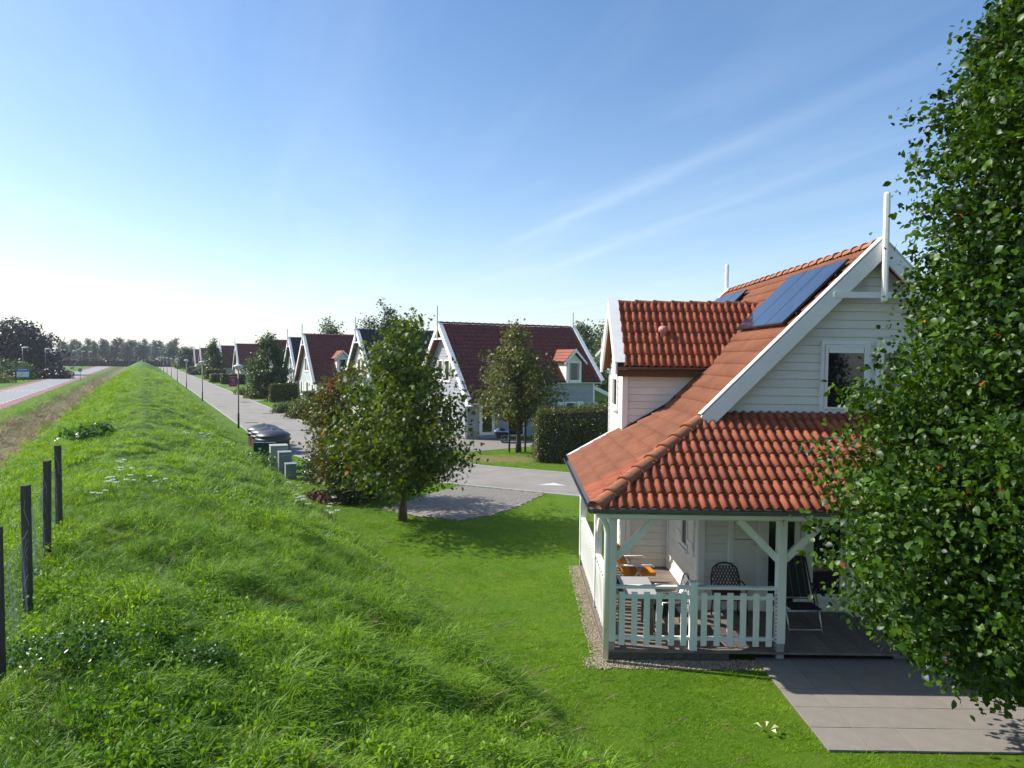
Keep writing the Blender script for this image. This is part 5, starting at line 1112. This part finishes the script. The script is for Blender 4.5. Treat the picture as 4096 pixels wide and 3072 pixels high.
# ---- row of poplars far behind and the clump right of it
pop = None
labs = 'far poplar in the row beyond the main road, number %s from the beech'
ordn = ['first', 'second', 'third', 'fourth', 'fifth', 'sixth', 'seventh', 'eighth', 'ninth', 'tenth', 'eleventh', 'twelfth', 'thirteenth', 'fourteenth', 'fifteenth', 'sixteenth', 'seventeenth', 'eighteenth']
R_ = np.random.default_rng(5); dat = [None, None, None]
pp_ = [[(1.5, 1.2), (4, 2.4), (7, 2.5), (10, 1.9), (12.2, 0.5)], [(1.8, 1.0), (4, 2.0), (8, 2.2), (11.5, 1.3), (13, 0.3)], [(1.2, 1.5), (4, 2.8), (7, 2.7), (9.5, 1.6), (11, 0.4)]]
for k in range(18):
    pxl = 58 + k*4.7 + R_.uniform(-1, 1); Y = 352+R_.uniform(-12, 25); X = (pxl-517)/711*Y; j = k % 3
    t, dat[j] = tree('poplar_tree', 'tree in the far row beyond the main road, %s from the copper beech' % ordn[k], (X, Y, 0), pp_[j], 0.22, 60, 44, 0.60, 'diamond', 'leaf_far', 80+j, group='far row of trees beyond the main road', rz=R_.uniform(0, 6), data=dat[j], sig=0.55, scale=R_.uniform(0.86, 1.08))
for k in range(7):
    pxl = 143 + k*5.2; Y = 395+R_.uniform(-10, 30); X = (pxl-517)/711*Y; j = (k+1) % 3
    t, dat[j] = tree('poplar_tree', 'tree in the far clump at the end of the dike, %s from the left' % ordn[k], (X, Y, 0), pp_[j], 0.22, 60, 44, 0.60, 'diamond', 'leaf_far', 80+j, group='far clump of trees at the end of the dike', rz=R_.uniform(0, 6), data=dat[j], sig=0.55, scale=R_.uniform(0.9, 1.15))

# ------------------------------------------------------------------ hedges and shrubs
def hedge(label, pts, w, h, nleaf, size, m, seed, name='hedge', shape='diamond', rag=0.05, cat='hedge', h2=None):
    """clipped hedge along a polyline of ground points: a twiggy core under a skin of leaves"""
    R_ = np.random.default_rng(seed); A = np.array(pts, float); seg = np.diff(A, axis=0); ln = np.linalg.norm(seg, axis=1); h2 = h2 or h
    c0 = A.mean(0); t = thing(name, label, cat, (c0[0], c0[1], 0), 0, world=False); core = MB()
    Ps, Os = [], []; tot = ln.sum(); done = 0
    for i in range(len(seg)):
        d = seg[i]/ln[i]; r = np.array([d[1], -d[0]]); a, b = A[i]-c0, A[i+1]-c0; e = w/2-0.10
        ha, hb = h+(h2-h)*done/tot, h+(h2-h)*(done+ln[i])/tot
        q = [a-r*e+d*0.08, a+r*e+d*0.08, b+r*e-d*0.08, b-r*e-d*0.08]; hh = [ha-.1, ha-.1, hb-.1, hb-.1]
        core.add([(x, y, 0.02) for x, y in q]+[(x, y, z) for (x, y), z in zip(q, hh)], [(0, 3, 2, 1), (4, 5, 6, 7), (0, 1, 5, 4), (1, 2, 6, 5), (2, 3, 7, 6), (3, 0, 4, 7)])
        ar = np.array([ln[i]*h, ln[i]*h, ln[i]*w, w*h, w*h]); k_ = (ar/ar.sum()*nleaf*ln[i]/tot).astype(int)
        for f, kk in enumerate(k_):
            u_, v_ = R_.random(kk), R_.random(kk); hz = ha+(hb-ha)*u_; z = v_*hz; x = u_*ln[i]; off = np.zeros(kk); nr = np.zeros((kk, 3))
            if f < 2: off = np.full(kk, (1 if f else -1)*w/2); nr[:, :2] = r*(1 if f else -1)
            elif f == 2: off = (v_-0.5)*w; z = hz.copy(); nr[:, 2] = 1
            else: x = np.full(kk, 0.0 if f == 3 else ln[i]); off = (u_-0.5)*w; z = v_*(ha if f == 3 else hb); nr[:, :2] = d*(-1 if f == 3 else 1)
            p2 = a+d*x[:, None]+r*off[:, None]; p = np.concatenate([p2, z[:, None]], 1)
            lump = (vnoise(p[:, 0]*1.3+p[:, 2], p[:, 1]*1.3-p[:, 2]*0.7, seed)-0.5)*rag*2.5
            p = p+nr*(R_.normal(0, rag, kk)+lump-0.02)[:, None]; Ps.append(p); Os.append(nr)
        done += ln[i]
    P, O = np.concatenate(Ps), np.concatenate(Os)
    hz_ = h*0.96; over = np.clip(P[:, 2]-(hz_-0.28), 0, 0.4)*(np.abs(O[:, 2]) < 0.5); P = P-O*(over**2*2.2)[:, None]
    P[:, 2] = np.maximum(P[:, 2], 0.03); V, F, ti, _ = leaves(P, size*R_.uniform(0.6, 1.25, len(P)), shape, R_, 0.15, O*1.6)
    core.build('twigs', 'twig', t); tag(obj('foliage', mesh_from('foliage', V, F, m, False, ti), t), kind='stuff'); return t
hedge('tall clipped hedge in front of the grey house, right of the staked tree', [(0.9, 31.2), (6.4, 31.0)], 2.3, 2.12, 42000, 0.072, 'leaf_hedge', 1, h2=2.55, rag=0.085)
hedge('clipped hedge at the left corner of the sage grey house', [w2(71.5, 10.9), w2(71.5, 13.4)], 1.0, 1.7, 6000, 0.13, 'leaf_hedge', 2)
hedge('clipped hedge between the sage house and the anthracite roofed house', [w2(57.5, 11.3), w2(57.5, 15.0)], 1.0, 1.6, 6000, 0.13, 'leaf_hedge', 3)
hedge('low clipped hedge under the magenta banner, right one', [w2(118.5, 10.9), w2(118.5, 14.2)], 1.3, 1.5, 4500, 0.2, 'leaf_hedge', 4)
hedge('low clipped hedge left of the banner along the lane', [w2(127, 10.0), w2(127.5, 13.8)], 1.3, 1.35, 4500, 0.2, 'leaf_hedge', 5)
hedge('taller hedge behind the low one, before the one-dormer house', [w2(146, 10.6), w2(147, 14.0)], 1.3, 1.75, 4000, 0.22, 'leaf_hedge', 6)
hedge('dark square hedge beside the lane, below the round dark tree', [w2(192, 9.9), w2(192, 13.5)], 1.5, 1.5, 3500, 0.26, 'leaf_hedge', 7)
hedge('dark hedge across the far end of the lane', [w2(335, 3.8), w2(335, 12.0)], 2.0, 2.3, 3500, 0.4, 'leaf_ivy', 8)
hedge('long dark hedge crossing the field behind the main road', [(-205, 262), (-118, 275)], 3.0, 2.3, 5000, 0.6, 'leaf_beech', 9)
def shrub(label, x, y, rx, ry, h, nleaf, size, m, seed, name='shrub', shape='diamond', cat='shrub', z=0.0):
    R_ = np.random.default_rng(seed); t = thing(name, label, cat, (x, y, z), 0, world=False); d = unit(R_.normal(size=(nleaf, 3))); d[:, 2] = np.abs(d[:, 2]); r = R_.random(nleaf)**0.35
    r *= 1+0.16*np.sin(5*d[:, 0]+seed)*np.cos(4*d[:, 1]+seed*2)+0.14*np.sin(9*d[:, 1]+3*d[:, 2])
    P = d*r[:, None]*np.array([rx, ry, h]); P[:, 2] += 0.04; V, F, ti, _ = leaves(P, size*R_.uniform(0.6, 1.25, nleaf), shape, R_, 0.4, d)
    mb = MB()
    for k in range(9):
        e = unit(R_.normal(size=3)); e[2] = abs(e[2])+0.3; mb.tube([(0, 0, -0.05), tuple(e*np.array([rx, ry, h])*0.4), tuple(e*np.array([rx, ry, h])*0.75)], [0.02, 0.012, 0.004], 4)
    mb.build('stems', 'twig', t); tag(obj('foliage', mesh_from('foliage', V, F, m, False, ti), t), kind='stuff'); return t
def sxy(s, n): return w2(s, n)
shrub('low grey green shrub at the corner of the lane before the sage house', *sxy(57.5, 9.9), 1.1, 0.9, 0.85, 1500, 0.16, 'leaf_far2', 1)
shrub('yellowish lime shrub in front of the sage house', *sxy(55.5, 10.9), 1.0, 0.9, 1.25, 1500, 0.15, 'leaf_lime', 2)
shrub('dark green shrub before the anthracite roofed house', *sxy(52.0, 10.4), 1.5, 1.2, 1.25, 2400, 0.16, 'leaf_hedge', 3)
shrub('spreading green shrub left of the bushy olive tree', *sxy(46.0, 10.8), 1.6, 1.1, 0.95, 2200, 0.15, 'leaf_weed', 4)
shrub('leafy climbing shrub by the porch post', *sxy(54.0, 12.0), 0.9, 0.8, 1.9, 1800, 0.14, 'leaf_hedge', 5)
shrub('small shrub beside the lane below the banner', *sxy(86, 10.4), 1.2, 0.9, 0.9, 1400, 0.18, 'leaf_lime', 6)
shrub('green shrub under the columnar tree', *sxy(78, 10.6), 1.3, 1.0, 1.0, 1500, 0.18, 'leaf_hedge', 7)
shrub('reddish brown shrub beside the far lane', *sxy(178, 11.0), 1.6, 1.6, 1.5, 1500, 0.24, 'leaf_beech', 8)
shrub('ivy hedge standing behind the grey cabinets', -6.75, 25.3, 0.85, 1.3, 1.6, 5200, 0.085, 'leaf_ivy', 9, name='ivy')
shrub('glossy ivy clump hugging the ground under the olive tree', -5.15, 21.35, 0.55, 0.6, 1.25, 2600, 0.085, 'leaf_ivy', 10, name='ivy')
shrub('dark ivy mound between the olive tree and the sweetgum trunk', -4.5, 22.3, 0.55, 0.6, 1.5, 2200, 0.09, 'leaf_ivy', 11, name='ivy')
shrub('rough olive scrub in front of the copper beech, left edge', -88, 122, 4.5, 4, 3.2, 2600, 0.5, 'leaf_far2', 12)
shrub('dark scrub right behind the town sign', -84, 128, 3.0, 3, 2.2, 1800, 0.45, 'leaf_beech', 13)
shrub('grey green bush on the far verge right of the beech', *sxy(182, -19.5), 2.2, 2, 1.9, 1200, 0.35, 'leaf_far', 14)
shrub('olive bush on the far verge nearer the row of trees', *sxy(206, -20.0), 2.6, 2, 1.6, 1200, 0.4, 'leaf_maple', 15)
shrub('pale scrubby bush at the left frame edge', -80, 106, 4.0, 3, 1.6, 1800, 0.4, 'leaf_maple', 16)
# dark broad-leaved weed on the crest
shrub('dark broad-leaved weed patch on the dike near the far fence post', -13.6, 22.7, 0.95, 0.75, 0.42, 420, 0.17, 'leaf_weed', 17, name='weed_patch', shape='ovate', cat='plant', z=1.72)
shrub('dark leafy weeds on the slope beside the green cabinet', -9.9, 26.6, 0.8, 0.9, 0.5, 900, 0.10, 'leaf_weed', 18, name='weed_patch', shape='ovate', cat='plant', z=0.25)
for k, (lab, ss_, nn_3, rx_, ry_, hh_, mm_) in enumerate((('dark fine-leaved weeds on the crest in the foreground, largest patch', 6.3, -0.35, 0.5, 0.35, 0.30, 'leaf_weed'), ('small leafy weeds left of the large weed patch in the foreground', 6.9, -0.75, 0.28, 0.25, 0.22, 'leaf_weed'), ('small leafy weeds right of the large weed patch in the foreground', 6.1, 0.35, 0.35, 0.25, 0.18, 'leaf_weed'))):
    x_, y_ = w2(ss_, nn_3); shrub(lab, x_, y_, rx_, ry_, hh_, 2200, 0.035, mm_, 30+k, name='weed_patch', shape='diamond', cat='plant', z=float(gz(x_, y_))-0.03)
# heap of brown cuttings
R_ = np.random.default_rng(9); k = 1500; P = R_.normal(size=(k, 3))*np.array([0.42, 0.36, 0.0]); P[:, 2] = 0.24*np.exp(-(P[:, 0]**2+P[:, 1]**2)/0.3)*R_.random(k)+0.02
V, F, ti, _ = leaves(P+np.array([-6.05, 21.85, 0.0]), R_.uniform(0.05, 0.13, k), 'diamond', R_, 0.6); tag(obj('cuttings_heap', mesh_from('cuttings_heap', V, F, 'drygrass', False, ti)), 'heap of dry brown garden cuttings beside the ivy', 'heap')

# ------------------------------------------------------------------ grass: real blades, scattered
def clump(seed, nb, rad, hmin, hmax, wid, lean, curl, seg=3, spread=0.5, wind=(0.35, -0.1)):
    R_ = np.random.default_rng(seed); V, F, T_ = [], [], []
    for i in range(nb):
        a, q = R_.uniform(0, 2*math.pi), rad*math.sqrt(R_.random()); p = np.array([q*math.cos(a), q*math.sin(a), -0.01]); h = R_.uniform(hmin, hmax); az = a+R_.normal(0, 0.9)
        d = np.array([math.cos(az)*spread+wind[0], math.sin(az)*spread+wind[1], 0.0]); ml = np.linalg.norm(d)+1e-6; d /= ml; th = abs(R_.normal(lean, 0.18))*min(1.3, 0.5+ml); side = np.array([-d[1], d[0], 0])
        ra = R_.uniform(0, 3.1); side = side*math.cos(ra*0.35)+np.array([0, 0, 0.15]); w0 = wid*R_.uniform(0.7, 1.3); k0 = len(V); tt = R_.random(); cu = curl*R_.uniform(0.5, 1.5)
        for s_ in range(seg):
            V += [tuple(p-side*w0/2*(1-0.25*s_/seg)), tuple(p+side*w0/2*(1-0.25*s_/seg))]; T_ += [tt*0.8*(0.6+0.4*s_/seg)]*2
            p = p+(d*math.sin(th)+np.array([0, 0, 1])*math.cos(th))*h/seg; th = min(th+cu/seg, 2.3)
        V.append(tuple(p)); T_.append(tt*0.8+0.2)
        for s_ in range(seg-1): F.append((k0+2*s_, k0+2*s_+1, k0+2*s_+3, k0+2*s_+2))
        F.append((k0+2*seg-2, k0+2*seg-1, k0+2*seg))
    return V, F, T_
def scatter(name, label, protos, X, Y, Z, idx, scl, rot, m):
    cn = bpy.data.collections.new(name+'_sources')
    for i, (V, F, T_) in enumerate(protos):
        o = bpy.data.objects.new('%s_source_%02d' % (name, i), mesh_from(name, V, F, m, False, T_)); cn.objects.link(o)
    me = bpy.data.meshes.new(name); k = len(X); me.vertices.add(k); me.vertices.foreach_set('co', np.stack([X, Y, Z], 1).astype(np.float32).ravel())
    a = me.attributes.new('scl', 'FLOAT', 'POINT'); a.data.foreach_set('value', scl.astype(np.float32)); a = me.attributes.new('idx', 'INT', 'POINT'); a.data.foreach_set('value', idx.astype(np.int32))
    a = me.attributes.new('rot', 'FLOAT_VECTOR', 'POINT'); a.data.foreach_set('vector', rot.astype(np.float32).ravel()); me.materials.append(M[m])
    o = obj(name, me); tag(o, label, 'grass', kind='stuff')
    g = bpy.data.node_groups.new(name, 'GeometryNodeTree'); g.interface.new_socket('Geometry', in_out='INPUT', socket_type='NodeSocketGeometry'); g.interface.new_socket('Geometry', in_out='OUTPUT', socket_type='NodeSocketGeometry')
    ni, no = g.nodes.new('NodeGroupInput'), g.nodes.new('NodeGroupOutput'); ip = g.nodes.new('GeometryNodeInstanceOnPoints'); ci = g.nodes.new('GeometryNodeCollectionInfo')
    ci.inputs['Collection'].default_value = cn; ci.inputs['Separate Children'].default_value = True; ci.inputs['Reset Children'].default_value = True; ip.inputs['Pick Instance'].default_value = True
    def na_(nm, ty):
        n = g.nodes.new('GeometryNodeInputNamedAttribute'); n.data_type = ty; n.inputs[0].default_value = nm; return n.outputs[0]
    lk(g, ni.outputs[0], ip.inputs['Points']); lk(g, ci.outputs[0], ip.inputs['Instance']); lk(g, na_('idx', 'INT'), ip.inputs['Instance Index']); lk(g, na_('scl', 'FLOAT'), ip.inputs['Scale']); lk(g, na_('rot', 'FLOAT_VECTOR'), ip.inputs['Rotation'])
    lk(g, ip.outputs[0], no.inputs[0]); md = o.modifiers.new('scatter', 'NODES'); md.node_group = g; return o
def in_view(X, Y, Z, mx=140, my=160):
    d = np.stack([X, Y, Z-CAM_H], 1); w = d @ np.array(cF); x = 512+FPX*(d @ np.array(cR))/np.maximum(w, .1); y = 384-FPX*(d @ np.array(cU))/np.maximum(w, .1)
    return (w > 0.5) & (x > -mx) & (x < 1024+mx) & (y < 768+my)
def sample(s0, s1, n0, n1, bands, seed):
    """points on the ground, density by distance: bands = (d0, d1, per square metre, scale)"""
    R_ = np.random.default_rng(seed); out = []
    for d0, d1, dens, sc_ in bands:
        k = int((s1-s0)*(n1-n0)*dens); 
        if k > 4_000_000: k = 4_000_000
        s = R_.uniform(max(s0, -3), min(s1, d1+6), int(k*(min(s1, d1+6)-max(s0, -3))/(s1-s0))); n = R_.uniform(n0, n1, len(s)); X, Y = UX*s+NX*n, UY*s+NY*n; d = np.hypot(X, Y)
        ok = (d >= d0) & (d < d1); s, n, X, Y = s[ok], n[ok], X[ok], Y[ok]; Z = ground_z(s, n); ok = in_view(X, Y, Z); out.append(np.stack([X[ok], Y[ok], Z[ok], s[ok], n[ok], np.full(ok.sum(), sc_)], 1))
    return np.concatenate(out)
R_ = np.random.default_rng(77)
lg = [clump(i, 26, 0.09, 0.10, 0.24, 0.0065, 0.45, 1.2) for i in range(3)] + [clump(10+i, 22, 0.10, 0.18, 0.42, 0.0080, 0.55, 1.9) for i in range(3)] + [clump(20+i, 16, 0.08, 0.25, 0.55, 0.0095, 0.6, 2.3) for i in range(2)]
wv, wf, wt = [], [], []
for sd_ in (1, 2):     # low broad-leaved weeds between the grass
    r_ = np.random.default_rng(sd_); P = r_.normal(size=(26, 3))*np.array([0.09, 0.09, 0.05])+np.array([0, 0, 0.10]); V, F, ti, _ = leaves(P, r_.uniform(0.035, 0.075, 26), 'ovate', r_, 0.8); lg.append((V, [tuple(f) for f in F], ti))
lg += [clump(80+i, 44, 0.22, 0.08, 0.26, 0.016, 0.6, 1.4) for i in range(3)]
S = sample(-3, 150, -5.0, 4.6, ((0, 8, 190, 0.95), (8, 14, 115, 1.0), (14, 24, 26, 1.0), (24, 40, 14, 1.15), (40, 75, 5, 1.5), (75, 150, 1.3, 2.4)), 1)
X, Y, Z, s, n, sc_ = S.T; tuft = vnoise(X*1.1, Y*1.1, 5)*0.6+vnoise(X*2.7, Y*2.7, 6)*0.4; r = R_.random(len(X)); zone = vnoise(X*0.45, Y*0.45, 8)
idx = np.where(tuft+0.35*(r-0.5) > 0.62, R_.integers(6, 8, len(X)), np.where(tuft+0.5*(r-0.5) > 0.42, R_.integers(3, 6, len(X)), R_.integers(0, 3, len(X))))
idx = np.where((np.abs(n-2.95+0.3*np.sin(s*0.31)) < 0.38) & (s > 20) & (R_.random(len(X)) < 0.75), R_.integers(8, 10, len(X)), idx)
idx = np.where((zone > 0.68) & (R_.random(len(X)) < 0.30), R_.integers(8, 10, len(X)), idx)
far_ = np.hypot(X, Y) > 14; idx = np.where(far_ & (idx < 8), R_.integers(10, 13, len(X)), idx)
crest = np.clip((s-9)/14, 0, 1)*0.35      # the crest further on is mown shorter
scl = 0.84*sc_*(0.62+0.65*tuft)*np.where(tuft > 0.70, 1.25, 1.0)*R_.uniform(0.75, 1.2, len(X))*(1-crest*np.exp(-(n/1.2)**2)); edge = np.clip((4.75-n)/0.9, 0.3, 1); scl *= edge
near_track = np.exp(-((n-0.2)/0.5)**2)*np.clip((s-3)/4, 0, 1); scl *= 1-0.25*near_track
rot = np.stack([R_.normal(0, 0.12, len(X)), R_.normal(0, 0.12, len(X)), R_.uniform(-0.9, 0.9, len(X))], 1)
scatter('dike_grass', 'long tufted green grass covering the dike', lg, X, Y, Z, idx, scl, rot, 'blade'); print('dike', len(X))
kd = (R_.random(len(X)) < 0.035*(vnoise(X*0.6, Y*0.6, 44) > 0.45)) & (np.hypot(X, Y) < 40)
scatter('dry_grass', 'straw coloured dead grass tufts scattered over the dike', [clump(90+i, 14, 0.07, 0.12, 0.34, 0.006, 0.6, 1.6) for i in range(3)], X[kd], Y[kd], Z[kd], R_.integers(0, 3, kd.sum()), sc_[kd]*R_.uniform(0.7, 1.2, kd.sum()), rot[kd], 'blade_dry')
# dry strip in the ditch
dg = [clump(40+i, 20, 0.12, 0.15, 0.5, 0.010, 0.6, 1.2) for i in range(3)]
S = sample(-3, 150, -8.0, -4.7, ((0, 30, 10, 1.1), (30, 60, 3.2, 1.6), (60, 150, 0.8, 2.4)), 2); X, Y, Z, s, n, sc_ = S.T; kp = vnoise(X*0.7, Y*0.7, 12) > 0.25; X, Y, Z, sc_ = X[kp], Y[kp], Z[kp], sc_[kp]
scatter('ditch_reeds', 'dry brown reeds and stalks in the ditch beside the dike', dg, X, Y, Z, R_.integers(0, 3, len(X)), sc_*R_.uniform(0.6, 1.2, len(X)), np.stack([R_.normal(0, .2, len(X)), R_.normal(0, .2, len(X)), R_.uniform(0, 6, len(X))], 1), 'blade_dry')
# verge left of the ditch
S = sample(-3, 120, -9.7, -7.6, ((0, 60, 6, 1.4), (60, 130, 1.6, 2.4)), 4); X, Y, Z, s, n, sc_ = S.T
scatter('verge_grass', 'green grass verge between ditch and main road', lg[:3], X, Y, Z, R_.integers(0, 3, len(X)), sc_*R_.uniform(0.5, 0.9, len(X)), np.stack([R_.normal(0, .1, len(X)), R_.normal(0, .1, len(X)), R_.uniform(-1, 1, len(X))], 1), 'blade')
# lawn
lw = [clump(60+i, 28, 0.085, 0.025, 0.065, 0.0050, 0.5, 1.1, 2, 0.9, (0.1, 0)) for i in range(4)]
S = sample(-3, 60, 4.4, 24.0, ((0, 11, 150, 1.0), (11, 17, 85, 1.15), (17, 27, 34, 1.6), (27, 45, 9, 2.3)), 3); X, Y, Z, s, n, sc_ = S.T
def lawn_ok(X, Y):
    ok = ~((X > 3.58+0.03*np.sin(Y*9)+0.03*np.sin(Y*23)) & (Y > 7.93+0.03*np.sin(X*7)+0.02*np.sin(X*19))) & ~((X > 1.24+0.05*np.sin(Y*5)+0.05*np.sin(Y*13)) & (Y > 10.08+0.05*np.sin(X*6)+0.03*np.sin(X*17))) & (X < 12)
    A = np.array(lane); 
    for i in range(len(A)-1):
        d = A[i+1]-A[i]; L2 = (d**2).sum(); q = np.clip(((X-A[i, 0])*d[0]+(Y-A[i, 1])*d[1])/L2, 0, 1); ok &= np.hypot(X-A[i, 0]-q*d[0], Y-A[i, 1]-q*d[1]) > 2.22
    B = np.array(BAY); c = np.zeros(len(X), bool)
    for i in range(len(B)):
        (x1, y1), (x2, y2) = B[i], B[(i+1) % len(B)]; c ^= ((y1 > Y) != (y2 > Y)) & (X < (x2-x1)*(Y-y1)/(y2-y1+1e-9)+x1)
    ok &= ~c; ss, nn2 = to_sn(X, Y); ok &= ~((nn2 > 15) & (ss > 30))
    Q = np.array([w2(30.5, 13.6), w2(36.2, 10.2), w2(37.5, 16.0), w2(31.5, 19.5)]); c = np.zeros(len(X), bool)
    for i in range(4):
        (x1, y1), (x2, y2) = Q[i], Q[(i+1) % 4]; c ^= ((y1 > Y) != (y2 > Y)) & (X < (x2-x1)*(Y-y1)/(y2-y1+1e-9)+x1)
    return ok & ~c
bare = (vnoise(X*0.8+3, Y*0.8, 31)*0.6+vnoise(X*2.4, Y*2.4, 32)*0.4 > 0.735) | (np.hypot((X+0.9)*0.55, Y-31.2)+(vnoise(X*1.5, Y*1.5, 4)-0.5)*2.5 < 1.1) | (np.hypot(X-1.15, (Y-8.0)*1.4) < 0.28) | (vnoise(X*0.9, Y*0.9, 21) > 0.93)
ok = lawn_ok(X, Y) & (~bare | (R_.random(len(X)) < 0.15)); X, Y, Z, sc_ = X[ok], Y[ok], Z[ok], sc_[ok]
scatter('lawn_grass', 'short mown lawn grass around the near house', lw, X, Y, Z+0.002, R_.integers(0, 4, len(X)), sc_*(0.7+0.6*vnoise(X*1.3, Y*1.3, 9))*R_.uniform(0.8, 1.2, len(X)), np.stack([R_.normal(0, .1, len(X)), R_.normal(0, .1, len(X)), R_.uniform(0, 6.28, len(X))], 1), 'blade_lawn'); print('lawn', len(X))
# dry seed stalks leaning on the slope
mb = MB()
for k in range(70):
    s, n = R_.uniform(4, 18), R_.uniform(2.0, 4.4); x, y = w2(s, n); z = float(ground_z(np.array(s), np.array(n))); h = R_.uniform(0.45, 0.9); dx, dy = R_.uniform(0.2, 0.75)*h, R_.uniform(-0.1, 0.35)*h
    mb.tube([(x, y, z), (x+dx*0.35, y+dy*0.35, z+h*0.6), (x+dx, y+dy, z+h*0.86)], [0.0025, 0.002, 0.0012], 3); mb.tube([(x+dx*0.8, y+dy*0.8, z+h*0.79), (x+dx*1.05, y+dy*1.05, z+h*0.86), (x+dx*1.25, y+dy*1.25, z+h*0.86)], [0.002, 0.007, 0.001], 4)
tag(mb.build('seed_stalks', 'blade_dry'), 'pale dry grass seed stalks leaning on the dike slope', 'grass', kind='stuff')

# ------------------------------------------------------------------ small things in the grass
def yarrow(x, y, z, h, r, label, group, seed):
    R_ = np.random.default_rng(seed); t = thing('yarrow_plant', label, 'flower', (x, y, z), 0, group, world=False)
    for k in range(3):
        dx, dy = R_.normal(0, 0.09, 2); hh = h*R_.uniform(0.75, 1.1); MB().tube([(0, 0, -0.02), (dx*0.6, dy*0.6, hh*0.6), (dx, dy, hh)], [0.004, 0.003, 0.002], 4).build('stem', 'leaf_weed', t); mb = MB()
        for i in range(16):
            a, q = R_.uniform(0, 6.28), r*math.sqrt(R_.random()); mb.lathe([(0.002, 0), (0.011, 0.005), (0.006, 0.010)], (dx+q*math.cos(a), dy+q*math.sin(a), hh+R_.uniform(-.006, .006)), 5)
        mb.build('flower_head', 'flower', t)
YC = sorted([(-6.64, 11.22), (-6.82, 11.78), (-6.5, 11.48), (-6.4, 11.82), (-6.2, 12.1), (-8.0, 14.3), (-7.05, 12.7)], key=lambda p: p[0]/p[1])
for k, (x, y) in enumerate(YC): yarrow(x, y, float(gz(x, y)), 0.28, 0.045, 'white yarrow on the dike crest right of the fence, %s from the left' % ordn[k], 'yarrow on the dike crest', k)
for k, (x, y) in enumerate(sorted([(-10.27, 21.87), (-10.16, 22.65), (-10.8, 24.7), (-9.7, 23.6)], key=lambda p: p[0]/p[1])): yarrow(x, y, float(gz(x, y)), 0.42, 0.085, 'white yarrow on the slope above the cabinets, %s from the left' % ordn[k], 'yarrow above the cabinets', 20+k)
for k, (x, y) in enumerate(sorted([(-7.0, 22.1), (-6.45, 21.3), (-4.9, 16.2), (-5.67, 18.4), (-5.24, 20.3), (-4.75, 18.0), (-4.5, 17.45), (-5.06, 18.98), (-5.43, 17.6)], key=lambda p: math.hypot(p[0]+6.05, p[1]-21.85))): yarrow(x, y, float(gz(x, y)), 0.36, 0.07, 'white yarrow at the foot of the slope, %s from the brown cuttings heap' % ordn[k], 'yarrow at the foot of the dike', 40+k)
R_ = np.random.default_rng(8)
for k, (x, y, lb) in enumerate(((0.05, 9.35, 'orange brown fallen leaf on the lawn, nearest to the veranda corner'), (-0.9, 11.6, 'brown fallen leaf in the middle of the lawn'), (-1.15, 13.2, 'brown fallen leaf on the lawn towards the sweetgum'), (0.62, 8.55, 'pale brown fallen leaf low on the lawn in the foreground'), (-0.35, 10.2, 'small reddish leaf on the lawn between dike and veranda'))):
    me = mesh_from('fallen_leaf', TEMPL['ovate'][0]*0.065, TEMPL['ovate'][1], 'redleaf'); o = obj('fallen_leaf', me, None, Matrix.Translation((x, y, 0.05)) @ Matrix.Rotation(R_.uniform(0, 6), 4, 'Z') @ Matrix.Rotation(R_.uniform(-.4, .4), 4, 'X')); tag(o, lb, 'leaf', 'fallen leaves on the lawn')
mb = MB()
for k in range(5):
    a = k*1.3; V = [(0.05*math.cos(a), 0.05*math.sin(a), 0.03), (0.11*math.cos(a+.3), 0.11*math.sin(a+.3), 0.075), (0.15*math.cos(a), 0.15*math.sin(a), 0.05), (0.11*math.cos(a-.3), 0.11*math.sin(a-.3), 0.07)]; mb.add([(x+3.0, y+8.3, z+0.02) for x, y, z in V], [(0, 1, 2, 3)])
M['palegreen'] = mat('pale_leaf', (0.50, 0.52, 0.25), 0.7); tag(mb.build('pale_leaves', 'palegreen'), 'pale yellow green leaf scrap on the lawn beside the patio', 'leaves')

# ================================================================== air
hz = MB().box((-1500, -60, -1.6), (1500, 1700, 15.5)).build('haze', None); tag(hz, 'thin haze over the fields', 'haze', kind='stuff')
m = bpy.data.materials.new('haze'); m.use_nodes = True; t_ = m.node_tree; t_.nodes.clear(); o_ = t_.nodes.new('ShaderNodeOutputMaterial'); v_ = t_.nodes.new('ShaderNodeVolumePrincipled')
v_.inputs['Color'].default_value = (0.86, 0.92, 1.0, 1); v_.inputs['Density'].default_value = 0.00024; v_.inputs['Anisotropy'].default_value = 0.3
lk(t_, v_.outputs[0], o_.inputs['Volume']); hz.data.materials.append(m)
